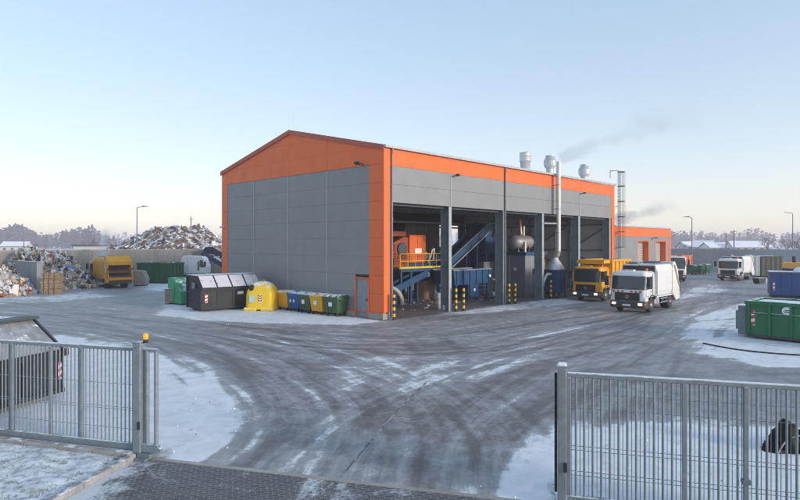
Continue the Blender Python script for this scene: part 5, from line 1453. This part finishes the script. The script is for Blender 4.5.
        b.bb(bx1 + .3, bx1 + .7, -.6, .6, z1 + .005, z1 + .16); b.bb(bx0 - .7, bx0 - .25, -.8, -.2, z1 + .005, z1 + .14); b.build('roof_rail', 'galv_dark', t)
        # tailgate with hopper
        tx = bx1 - .01; ex = -wb - rear - .75
        prof = [(tx, z0), (tx, z1 + .1), (tx - .45, z1 + .14), (ex + .42, z1 - .45), (ex + .16, 1.45), (ex, 1.2), (ex + .08, .62), (tx - .7, .48)]
        tg = None
        b = MB()
        for s in (-1, 1):
            y0, y1 = (s * 1.22, s * 1.08); b.prism(prof, min(y0, y1), max(y0, y1), 'xz')
        b.prism([(tx, z1 + .1), (tx - .45, z1 + .14), (tx - .45, z1 - .25), (tx, z1 - .25)], -1.079, 1.079, 'xz')
        tg = b.build('tailgate', dirtybody or ('cream_paint' if paint == 'white_paint' else paint), t, bevel=.025)
        b = MB(); b.prism([(tx - .46, z1 + .12), (ex + .46, z1 - .42), (ex + .46, z1 - .8), (tx - .46, z1 - .3)], -1.078, 1.078, 'xz'); b.build('upper_panel', 'yellow_paint' if kind == 'old' else bp_, tg)
        b = MB(); b.prism([(tx - .05, z1 - .3), (tx - .3, z1 - .35), (tx - .3, 1.0), (tx - .05, .9)], -1.077, 1.077, 'xz'); b.build('hopper_back', 'orange_dark' if kind != 'old' else 'rust', tg)
        b = MB(); b.prism([(tx - .31, 2.0), (ex + .55, 1.75), (ex + .5, 1.55), (tx - .31, 1.7)], -1.076, 1.076, 'xz'); b.build('packer_blade', 'rust', tg)
        b = MB(); b.prism([(tx - .31, 1.0), (ex + .1, 1.22), (ex + .02, 1.18), (ex + .1, .64), (tx - .31, .55)], -1.075, 1.075, 'xz'); b.build('hopper_tub', 'rust', tg)
        b = MB(); b.bb(ex - .03, ex + .12, -1.07, 1.07, .86, 1.12); b.build('tub_band', dirtybody or paint, tg)
        b = MB(); b.prism([(tx - .60, 2.42), (tx - .66, 2.40), (tx - .62, 2.12), (tx - .56, 2.14)], -1.0, 1.0, 'xz'); b.build('sweep_plate', 'black', tg)
        b = MB(); b.bb(ex - .06, ex + .05, -1.05, 1.05, 1.22, 1.30); b.bb(ex + .0, ex + .08, -1.1, 1.1, .5, .62); b.bar((ex + .2, -1.0, .55), (ex + .2, 1.0, .55), .12); b.build('loading_bar', 'chassis', tg)
        for s in (-1, 1):
            b = MB(); b.bb(ex + .25, ex + .31, s * 1.15 - .07, s * 1.15 + .07, 1.5, 2.05); b.build('tail_light', 'lamp_red', tg)
            b = MB(); b.cyl((tx - .2, s * 1.26, z1 - .1), (ex + .35, s * 1.26, 1.6), .05); b.build('ram', 'zinc', tg)
            b = MB(); b.bb(ex - .3, ex + .05, s * .85 - .2, s * .85 + .2, .42, .46); b.build('footstep', 'chassis', tg)
            b = MB(); b.bar((ex + .1, s * 1.24, 1.1), (ex + .1, s * 1.24, 2.1), .035); b.build('grab_rail', 'chassis', tg)
    else:
        z0, z1 = 1.05, H; bx1 = -wb - rear + .1
        b = MB(); b.bb(bx1, bx0, -1.2, 1.2, z0, z0 + .1)
        for s in (-1, 1): b.bb(bx1, bx0, min(s * 1.2, s * 1.12), max(s * 1.2, s * 1.12), z0 + .102, z1)
        b.bb(bx0 - .08, bx0, -1.119, 1.119, z0 + .102, z1); b.bb(bx1, bx1 + .08, -1.119, 1.119, z0 + .102, z1 - .05)
        b.build('tipper_body', paint, t)
        b = MB()
        for k in range(6):
            x = bx0 - .06 + k * (bx1 - bx0 + .12) / 5
            for s in (-1, 1): b.bb(x - .05, x + .05, min(s * 1.202, s * 1.29), max(s * 1.202, s * 1.29), z0, z1 - .12)
        for s in (-1, 1): b.bb(bx1 - .05, bx0 + .05, min(s * 1.14, s * 1.3), max(s * 1.14, s * 1.3), z1 - .12, z1 + .03)
        b.bb(bx0 - .02, bx0 + .06, -1.138, 1.138, z1 - .12, z1 + .03)
        b.build('body_rib', paint, t, bevel=.015)
        b = MB(); b.bb(bx0 + .07, .45, -1.15, 1.15, z1 - .06, z1 + .0); b.bb(.38, .45, -1.15, 1.15, z1 - .3, z1 - .062)
        for y in (-1.1, 0, 1.1): b.bb(bx0 + .07, .38, y - .04, y + .04, z1 - .25, z1 - .062)
        b.build('canopy', paint, t)
        b = MB(); b.cyl((bx0 + .2, -.3, 1.0), (bx0 + .2, -.3, z1 - .3), .1); b.bb(bx0 + .06, bx0 + .2, -.9, .9, 1.0, 2.3); b.build('hydraulic_ram', 'chassis', t)
        b = MB(); b.bb(bx1 + .1, bx0 - .1, -1.1, 1.1, z1 - .25, z1 - .06); b.build('load', 'mound_dirt', t)
        b = MB(); b.bb(bx1 - .06, bx1 - .002, -1.2, 1.2, z0 + .05, z1 - .02); b.build('tailboard', paint, t)
        for s in (-1, 1):
            b = MB(); b.box((-wb - rear + .2, s * .95, .8), (.06, .35, .15)); b.build('tail_light', 'lamp_red', t)
    return t
def hd(x, y): return math.atan2(y, x)
def from_left_wheel(fl, head):   # root position from the place of the driver's side front wheel
    d = Vector((math.cos(head), math.sin(head), 0)); left = Vector((-d.y, d.x, 0)); return Vector(fl) - left * 1.0
h1 = hd(-.68, -.73)
truck('white garbage truck with lit headlights driving out of the yard', from_left_wheel((16.45, 38.4, 0), h1), h1, 'white_paint', 'compactor', 3.6, 3.12, 1.0, hazard=True, star=True)
truck('yellow tipper truck parked in front of the last hall bay', from_left_wheel((16.15, 46, 0), h1), h1, 'yellow_paint', 'tipper', 3.4, 3.22, 1.3, star=True, lights=True)
h3 = hd(-.70, -.71)
truck('white garbage truck parked before the olive container and grey wall', from_left_wheel((41.5, 71.2, 0), h3), h3, 'white_paint', 'compactor', 3.8, 2.98, 1.2, lights=False)
h4 = hd(-.36, -.93)
truck('white truck standing between the annex and the green bins', from_left_wheel((34.6, 71, 0), h4), h4, 'white_paint', 'tipper', 3.4, 2.85, 1.2, lights=False, high=True)
h5 = hd(-.66, .75); d5 = Vector((math.cos(h5), math.sin(h5), 0))
truck('dirty yellow garbage truck seen from behind beside the waste heaps', Vector((-28.3, 59.1, 0)) + d5 * (4.3 + 1.0 + .75), h5, 'yellow_old', 'old', 4.3, 3.15, 1.0, lights=False)
# white van behind the white garbage truck
vn = thing('van', 'white van half hidden behind the white garbage truck', 'van', Vector((21.3, 52.5, 0)), h1 + math.pi)
b = MB(); b.prism([(2.3, .45), (2.35, 1.05), (1.5, 1.35), (.75, 2.3), (.4, 2.55), (-3.0, 2.6), (-3.1, .45)], -1.0, 1.0, 'xz'); vb_ = b.build('body', 'white_paint', vn, bevel=.08, seg=2)
b = MB(); b.add([(1.50, -.85, 1.40), (1.50, .85, 1.40), (.80, .8, 2.28), (.80, -.8, 2.28)], [(0, 1, 2, 3)]); 
for k, v_ in enumerate(list(b.v)): b.v[k] = (v_[0] + .02, v_[1], v_[2] + .02)
b.build('windscreen', 'glass', vn)
for s in (-1, 1):
    b = MB(); b.prism([(1.2, 1.4), (.7, 2.15), (.1, 2.15), (.1, 1.4)], min(s * 1.004, s * 1.012), max(s * 1.004, s * 1.012), 'xz'); b.build('side_window', 'glass', vn)
    for x_ in (1.5, -2.0): wheel(vn, x_, s * 1.0, .34, .22)
    b = MB(); b.box((2.3, s * .75, .85), (.12, .3, .2)); b.build('headlight', 'lens', vn)
b = MB(); b.bb(2.2, 2.45, -.98, .98, .35, .6); b.build('bumper', 'chassis', vn)
b = MB(); b.tube([(-.6, -.7, 2.7), (-2.6, -.7, 2.7)], .03); b.tube([(-.6, .7, 2.7), (-2.6, .7, 2.7)], .03)
for x_ in (-.8, -1.6, -2.4): b.bar((x_, -.8, 2.69), (x_, .8, 2.69), .04)
b.build('roof_rack_frame', 'galv_dark', vn)

# ------------------------------------------------------------------ gates
def gate(name, label, p, q, ztop, zbot, bar_sp, bar_r, posts, mesh=True, hw=.03, wires=()):
    d = q - p; L = d.length; rz = math.atan2(d.y, d.x)
    t = thing(name, label, 'gate', p, rz)
    b = MB(); b.bb(0, L, -.035, .035, ztop - .07, ztop); b.bb(0, L, -.045, .045, zbot, zbot + .15)
    b.build('rail_frame', 'galv', t, bevel=.008)
    b = MB(); b.bb(.0, L, -.03, .03, ztop + .001, ztop + .012); b.build('snow_line', 'snow_lump', t)
    for x in posts: MB().bb(x - .035, x + .035, -.034, .034, zbot + .151, ztop - .071).build('frame_upright', 'galv', t, bevel=.006)
    b = MB(); n = int(L / bar_sp)
    for k in range(1, n):
        x = k * bar_sp
        if all(abs(x - a) > .06 for a in posts): b.cyl((x, 0, zbot + .15), (x, 0, ztop - .07), bar_r, n=8, caps=False)
    b.build('bar_grille', 'galv', t)
    b = MB()
    for z in wires: b.bb(0, L, .02, .03, z - .004, z + .004)
    if mesh:
        for k in range(1, int(L / .0685)):
            x = k * .0685; b.bb(x - .005, x + .005, .031, .041, zbot + .15, ztop - .07)
    b.build('wire_mesh', 'galv', t)
    return t
def gpost(label, loc, rz, h, w, lampy=False, rub=False):
    t = thing('gate_post', label, 'gate post', loc, rz)
    b = MB(); b.bb(-w / 2, w / 2, -w / 2, w / 2, 0, h); b.build('post', 'galv', t, bevel=.012)
    b = MB(); b.bb(-w / 2 - .012, w / 2 + .012, -w / 2 - .012, w / 2 + .012, h + .001, h + .04); b.build('cap', 'galv', t)
    b = MB(); b.bb(-w * .9, w * .9, -w * .9, w * .9, 0.0, .025); 
    for sx_ in (-1, 1):
        for sy_ in (-1, 1): b.cyl((sx_ * w * .75, sy_ * w * .75, .025), (sx_ * w * .75, sy_ * w * .75, .055), .016, n=6)
    b.build('base_plate', 'galv_dark', t)
    b = MB(); b.bb(w / 2 - .05, w / 2 - .0, -w / 2 - .03, -w / 2 - .002, .62, .78); b.build('lock', 'black', t)
    return t
lgate = gate('sliding_gate', 'grey steel bar gate standing open beside the snowy verge', GA - GD * 6.5 + Vector((0, .05, 0)), GA - GD * .1 + Vector((0, .05, 0)), 2.30, .12, .102, .0150, [0.05, 1.7, 3.05 , 4.14, 4.98, 6.35], False, wires=(.55, .95, 1.0, 1.5))
lp = gpost('grey gate post with a yellow warning lamp and guide frame', GA, math.atan2(GD.y, GD.x), 2.40, .19)
b = MB(); b.cyl((.16, .0, 2.44), (.16, .0, 2.50), .05, n=16); b.bar((.05, 0, 2.42), (.2, 0, 2.43), .05, .02); lb = b.build('lamp_base', 'black', lp)
b = MB(); b.lathe([(.052, 2.50), (.055, 2.575), (.045, 2.61), (.015, 2.625)], (.16, 0, 0), n=18); b.build('warning_lamp', 'amber', lb)
b = MB(); b.cyl((.1, .0, 2.28), (.47, .0, 2.28), .035, n=12)
for x in (.2, .42): b.cyl((x, 0, .2), (x, 0, 2.28), .042, n=14)
b.bb(.1, .48, -.05, .05, .14, .3); b.cyl((.5, -.04, .2), (.5, .04, .2), .05, n=12); b.build('guide_frame', 'galv', lp)
b = MB(); b.bb(-.3, .3, -.22, .22, 0.0, .05); b.box((.2, -.05, .09), (.3, .16, .08)); b.build('footing', 'galv_dark', lp)
rp = gpost('snow capped grey gate post at the open end of the fence panel', GB, math.atan2(GD.y, GD.x), 2.38, .15)
b = MB(); b.box((0, 0, 2.44), (.15, .15, .05)); b.build('snow_cap', 'snow_lump', rp, bevel=.02)
b = MB(); b.bb(-.125, -.08, -.02, .06, .25, 2.28); b.build('rubber_edge', 'rubber', rp)
rg_ = gate('fence_panel', 'grey steel bar fence panel with snow behind, beside the snow capped post', GB + GD * .09, GB + GD * 5.2, 2.30, .06, .137, .0195, [0.02, 1.83, 2.72, 3.66, 4.6], True, wires=(.55, .62, .98, 1.05, 1.7, 1.95))
rg_['category'] = 'fence'
b = MB(); b.bb(2.66, 2.78, -.06, .06, .70, .76); b.cyl((2.72, 0, .7), (2.72, 0, .2), .03, n=8); b.build('drop_bolt', 'galv_dark', rg_)

# ------------------------------------------------------------------ far background
def tree_mesh(seed, h, spread=.42, levels=5, r0=.16, up=.55):
    rg = random.Random(seed); tr_, tw = MB(), MB()
    def branch(p, d, L, r, lev):
        q = p + d * L
        (tr_ if lev == 0 else tw).cyl(p, q, r, r * .62, 5 if lev < 2 else 3, 0, False, False)
        if lev >= levels: return
        n = rg.choice((2, 3, 3)) if lev else 4
        for k in range(n):
            a = Vector((rg.uniform(-1, 1), rg.uniform(-1, 1), rg.uniform(-.3, up))).normalized()
            nd_ = (d * .75 + a * (spread + .35)).normalized()
            branch(p + d * L * rg.uniform(.55, 1.0), nd_, L * rg.uniform(.55, .8), r * .62, lev + 1)
    branch(Vector((0, 0, 0)), Vector((0, 0, 1)), h * .3, r0, 0)
    return tr_, tw
TREES = []
def bare_tree(label, loc, h, seed):
    t = thing('bare_tree', label, 'tree', loc, 0, 'bare trees beyond the walls')
    a, c = tree_mesh(seed, h, r0=h * .022)
    for k, v_ in enumerate(c.v): pass
    a.build('trunk', 'bark', t, fixn=False); c.build('crown', 'twigs', t, fixn=False)
    return t
for k, (px_, Y, h, lab) in enumerate(((93, 210, 11, 'bare round tree above the yellow garbage truck'), (115, 215, 11.5, 'bare tree with a broad crown beside the lamp post'),
                                      (130, 220, 9.5, 'small bare tree just beside the lamp post'), (683, 230, 8, 'faint bare tree at the edge of the annex'),
                                      (768, 190, 11, 'bare tall tree above the olive container'), (786, 175, 9.5, 'bare bushy tree above the navy press container'), (800, 160, 10.5, 'bare tree cut by the edge of the frame'))):
    bare_tree(lab, Vector(((px_ - 400) / 583 * Y, Y, 0)), h, 40 + k)
# far woods, one mass each
def wood(name, label, x0, x1, Y, n, h0, h1, seed):
    rg = random.Random(seed); b = MB()
    for k in range(n):
        px_ = rg.uniform(x0, x1); yy = Y + rg.uniform(-40, 90); h = rg.uniform(h0, h1) * (0.75 + .5 * (mnoise.noise(Vector((px_ * .03, seed, 0))) + .5))
        c = Vector(((px_ - 400) / 583 * yy, yy, 0))
        b.cyl(c, c + Vector((0, 0, h * .8)), h * .02, .03, 4, 0, False, False)
        ev = rg.random() < .4
        for q in range(46):
            f = rg.random() ** .8; z = h * (.1 + .9 * f); r = h * (.22 * (1.05 - f) if ev else .27 * math.sqrt(max(.03, 1 - (2 * f - 1.0) ** 2)))
            a = rg.uniform(0, 6.28); rr = r * math.sqrt(rg.random()); p = c + Vector((rr * math.cos(a), rr * math.sin(a), z)); s = h * rg.uniform(.03, .085)
            d1 = Vector((rg.uniform(-1, 1), rg.uniform(-1, 1), rg.uniform(-.4, 1))).normalized() * s; d2 = d1.orthogonal().normalized() * s * .6
            b.add([p - d1, p + d2, p + d1, p - d2], [(0, 1, 2, 3)], 1 if ev else 0)
    o = b.build(name, ['twigs', 'evergreen'], fixn=False)
    return tag(o, label, 'woods', kind='stuff')
wood('far_woods', 'hazy line of far trees behind the waste heaps', -60, 100, 560, 420, 9, 19, 1)
wood('far_woods', 'thin hazy row of far trees beside the debris mound', 90, 165, 650, 110, 9, 15, 2)
wood('far_woods', 'hazy far trees behind the snowy roofs', 660, 860, 600, 380, 9, 18, 3)
wood('far_woods', 'very far pale ridge of trees on the horizon', -80, 900, 1100, 420, 14, 26, 4)
# houses beyond the wall
def house(name, label, px_, Y, w, d, h, rh, rz, wallm='house_wall', chimney=True):
    t = thing(name, label, 'house', Vector(((px_ - 400) / 583 * Y, Y, 0)), rz, 'far houses with snowy roofs')
    b = MB(); b.prism([(-d / 2, 0), (d / 2, 0), (d / 2, h), (0, h + rh - .1), (-d / 2, h)], -w / 2, w / 2, 'yz'); b.build('wall', wallm, t)
    b = MB()
    for s in (-1, 1):
        b.add([(-w / 2 - .4, s * (d / 2 + .4), h - .15), (w / 2 + .4, s * (d / 2 + .4), h - .15), (w / 2 + .4, 0, h + rh), (-w / 2 - .4, 0, h + rh),
               (-w / 2 - .4, s * (d / 2 + .4), h + .15), (w / 2 + .4, s * (d / 2 + .4), h + .15), (w / 2 + .4, 0, h + rh + .25), (-w / 2 - .4, 0, h + rh + .25)],
              [(0, 1, 2, 3), (7, 6, 5, 4), (0, 4, 5, 1), (1, 5, 6, 2), (0, 3, 7, 4)])
    r_ = b.build('roof', 'house_roof', t)
    if chimney:
        b = MB(); b.bb(w * .2, w * .2 + .6, .3, .9, h + rh * .5, h + rh + 1); b.build('chimney', 'rust', r_)
    for k in range(max(1, int(w / 4))):
        b = MB(); x = -w / 2 + 1.4 + k * 3.5; b.bb(x, x + 1.3, -d / 2 - .03, -d / 2 + .02, 1.2, 2.5); b.build('window', 'glass', t)
house('house', 'far small house with snowy roof closest to the annex', 690, 300, 11, 8, 2.8, 2.8, .3)
house('house', 'far steep roofed house between the lamp post and poles', 703, 290, 9, 8, 2.8, 3.3, -.5)
house('house', 'long low far barn with a white roof beside the utility poles', 724, 280, 20, 9, 2.6, 2.4, .1, chimney=False)
house('house', 'far white roofed shed beside the tall bare tree', 748, 275, 17, 9, 2.8, 2.9, -.1, chimney=False)
house('house', 'far pale cottage with snowy roof above the waste heaps', 17, 300, 12, 9, 3.2, 2.4, .2)
wh = thing('warehouse', 'long pale low warehouse with a dark roof edge beside the mound', 'building', Vector(((117 - 400) / 583 * 170, 170, 0)), .12)
MB().bb(-9.5, 6.5, -6, 6, 0, 3.9).build('wall', 'house_wall', wh)
MB().bb(-9.9, 6.9, -6.4, 6.4, 3.905, 4.35).build('roof', 'lid_snow', wh)
b = MB(); b.bb(-9.7, 6.8, -6.45, -6.41, 3.95, 4.3); b.build('eaves_trim', 'steel_dark', wh)
for x in (-6, -1, 4): MB().bb(x - 1, x + 1, -6.04, -5.98, .2, 3.0).build('door', 'galv_dark', wh)
for px_, Y, h, lab in ((726, 205, 8.5, 'utility pole with one crossarm, the shorter of the far pair'), (734, 195, 9.2, 'taller dark utility pole of the far pair')):
    t = thing('utility_pole', lab, 'pole', Vector(((px_ - 400) / 583 * Y, Y, 0)), .2, 'far utility poles')
    MB().cyl((0, 0, 0), (0, 0, h), .2, .13, 8).build('pole', 'bark', t)
    b = MB(); b.bar((-1.1, 0, h - .6), (1.1, 0, h - .6), .14)
    for x in (-1, 0, 1): b.cyl((x, 0, h - .53), (x, 0, h - .3), .06, n=6)
    b.build('crossarm', 'bark', t)

# ------------------------------------------------------------------ smoke and steam
def plume(name, label, p, q, r0, r1, dens, seed, col=(.62, .65, .70), scale=.55):
    p = Vector(p); q = Vector(q); L = (q - p).length
    b = MB(); n = 18; k_ = 16; vs = []
    for i in range(n + 1):
        f = i / n; r = r0 + (r1 - r0) * f
        for j in range(k_): a = 2 * math.pi * j / k_; vs.append((f * L, r * math.cos(a), r * math.sin(a)))
    b.add(vs, [(i * k_ + j, i * k_ + (j + 1) % k_, (i + 1) * k_ + (j + 1) % k_, (i + 1) * k_ + j) for i in range(n) for j in range(k_)])
    b.add(vs, [tuple(range(k_ - 1, -1, -1)), tuple(range(n * k_, (n + 1) * k_))])
    m = bpy.data.materials.new(name); m.use_nodes = True; nt = m.node_tree; nt.nodes.remove(nt.nodes['Principled BSDF'])
    out = nt.nodes['Material Output']; tc = nt.nodes.new('ShaderNodeTexCoord')
    pv = nt.nodes.new('ShaderNodeVolumePrincipled'); pv.inputs['Color'].default_value = (*col, 1); pv.inputs['Anisotropy'].default_value = 0.2
    sx = nt.nodes.new('ShaderNodeSeparateXYZ'); nt.links.new(tc.outputs['Object'], sx.inputs[0])
    nz = nt.nodes.new('ShaderNodeTexNoise'); nz.inputs['Scale'].default_value = .35; nz.inputs['Detail'].default_value = 1
    of = nt.nodes.new('ShaderNodeVectorMath'); of.operation = 'ADD'; of.inputs[1].default_value = (seed * 7.1, seed * 3.3, 0); nt.links.new(tc.outputs['Object'], of.inputs[0]); nt.links.new(of.outputs[0], nz.inputs['Vector'])
    sp = nt.nodes.new('ShaderNodeSeparateColor'); nt.links.new(nz.outputs['Color'], sp.inputs[0])
    t = math_n(nt, 'DIVIDE', sx.outputs[0], L)
    rad = math_n(nt, 'ADD', math_n(nt, 'MULTIPLY', t, (r1 - r0) * .8), r0 * .8)
    y_ = math_n(nt, 'ADD', sx.outputs[1], math_n(nt, 'MULTIPLY', math_n(nt, 'MULTIPLY', math_n(nt, 'SUBTRACT', sp.outputs[0], .5), r1 * 2.4), t))
    z_ = math_n(nt, 'ADD', sx.outputs[2], math_n(nt, 'MULTIPLY', math_n(nt, 'MULTIPLY', math_n(nt, 'SUBTRACT', sp.outputs[1], .5), r1 * 2.4), t))
    rr = math_n(nt, 'SQRT', math_n(nt, 'ADD', math_n(nt, 'MULTIPLY', y_, y_), math_n(nt, 'MULTIPLY', z_, z_)))
    fall = math_n(nt, 'SUBTRACT', 1.0, math_n(nt, 'DIVIDE', rr, rad))
    n2 = noise_n(nt, of.outputs[0], scale * 1.6, 4, .6)
    core = math_n(nt, 'ADD', fall, math_n(nt, 'MULTIPLY', math_n(nt, 'SUBTRACT', n2, .50), 2.3))
    core = math_n(nt, 'ADD', core, maprange(nt, t, 0, .3, .7, 0.0))
    core = maprange(nt, core, 0.15, 1.1)
    edge = maprange(nt, fall, -.22, .12)
    ends = math_n(nt, 'MULTIPLY', maprange(nt, t, -.02, .01), maprange(nt, t, .55, 1.0, 1.0, 0.0))
    dn = math_n(nt, 'MULTIPLY', math_n(nt, 'MULTIPLY', core, edge), math_n(nt, 'MULTIPLY', ends, dens))
    thin_ = math_n(nt, 'DIVIDE', dn, math_n(nt, 'ADD', math_n(nt, 'MULTIPLY', t, 2.0), .5))
    nt.links.new(thin_, pv.inputs['Density']); nt.links.new(pv.outputs[0], out.inputs['Volume'])
    o = b.build(name, m); o.location = p
    o.rotation_mode = 'QUATERNION'; o.rotation_quaternion = (q - p).to_track_quat('X', 'Z')
    return tag(o, label, 'smoke', kind='stuff')
fp = hp(19.9, -.55, 11.5)
plume('smoke', 'grey smoke drifting from the tall flue pipe', fp + Vector((.1, 0, .1)), fp + Vector((14.0, 1.5, 5.2)), .6, 3.0, .34, 1, (.78, .82, .90))
plume('smoke', 'faint grey smoke hanging above the low annex', Vector((23.0, 62, 7.0)), Vector((32.5, 66, 9.4)), .8, 2.0, .45, 4, (.5, .53, .6))
plume('steam', 'white exhaust steam rising behind the yellow garbage truck', Vector((-34.0, 65.5, 1.6)), Vector((-33.4, 66.5, 7.2)), .8, 2.2, 1.5, 3, (.92, .93, .95), .8)

# ------------------------------------------------------------------ haze
b = MB(); b.bb(-2300, 2300, -200, 2300, -1, 24)
hm = bpy.data.materials.new('haze'); hm.use_nodes = True; nt = hm.node_tree; nt.nodes.remove(nt.nodes['Principled BSDF'])
pv = nt.nodes.new('ShaderNodeVolumePrincipled'); pv.inputs['Color'].default_value = (.95, .88, .95, 1); pv.inputs['Density'].default_value = HAZE; pv.inputs['Anisotropy'].default_value = 0.1
nt.links.new(pv.outputs[0], nt.nodes['Material Output'].inputs['Volume'])
hz_o = b.build('haze', hm); tag(hz_o, 'thin pale winter haze over the whole yard', 'haze', kind='stuff')

# ------------------------------------------------------------------ sky, sun, camera
SUN_AZ = R(SUNAZ); SUN_EL = R(SUNEL)           # azimuth from +Y towards +X
w = bpy.data.worlds.new('World'); SC.world = w; w.use_nodes = True; nt = w.node_tree
bg = nt.nodes['Background']; sky = nt.nodes.new('ShaderNodeTexSky'); sky.sky_type = 'NISHITA'; sky.sun_disc = False
sky.sun_elevation = SUN_EL; sky.sun_rotation = SUN_AZ; sky.altitude = 50; sky.air_density = AIR; sky.dust_density = DUST; sky.ozone_density = OZONE
hs_ = nt.nodes.new('ShaderNodeHueSaturation'); hs_.inputs['Saturation'].default_value = SKYSAT; nt.links.new(sky.outputs[0], hs_.inputs['Color'])
tint = nt.nodes.new('ShaderNodeMix'); tint.data_type = 'RGBA'; tint.blend_type = 'MULTIPLY'; tint.inputs[0].default_value = 1; tint.inputs[7].default_value = SKYTINT; nt.links.new(hs_.outputs[0], tint.inputs[6])
gm_ = nt.nodes.new('ShaderNodeGamma'); gm_.inputs['Gamma'].default_value = SKYGAM; nt.links.new(tint.outputs[2], gm_.inputs['Color']); nt.links.new(gm_.outputs[0], bg.inputs[0]); bg.inputs[1].default_value = SKYS
sl_ = bpy.data.lights.new('sun', 'SUN'); sl_.energy = SUNE; sl_.angle = R(SUNANG); sl_.color = (1.0, .90, .80)
so = bpy.data.objects.new('sun', sl_); C.objects.link(so)
dv = Vector((math.sin(SUN_AZ) * math.cos(SUN_EL), math.cos(SUN_AZ) * math.cos(SUN_EL), math.sin(SUN_EL)))
so.rotation_mode = 'QUATERNION'; so.rotation_quaternion = dv.to_track_quat('Z', 'Y'); so.location = (0, 0, 60)
cam = bpy.data.cameras.new('camera'); co = bpy.data.objects.new('camera', cam); C.objects.link(co)
cam.sensor_width = 36; cam.lens = 583 / 800 * 36; cam.shift_y = -6 / 800; cam.clip_start = .1; cam.clip_end = 6000
co.location = (0, 0, CAMH); co.rotation_euler = (R(90), 0, 0); SC.camera = co
SC.view_settings.view_transform = 'Standard'; SC.view_settings.look = 'None'; SC.view_settings.exposure = EXPO; SC.view_settings.gamma = 1; SC.view_settings.use_curve_mapping = False
SC.cycles.use_denoising = True; SC.cycles.filter_width = 1.0; SC.cycles.denoising_prefilter = 'ACCURATE'
SC.cycles.max_bounces = 6; SC.cycles.diffuse_bounces = 4; SC.cycles.volume_bounces = 1
SC.cycles.volume_step_rate = 1.0; SC.cycles.volume_max_steps = 256
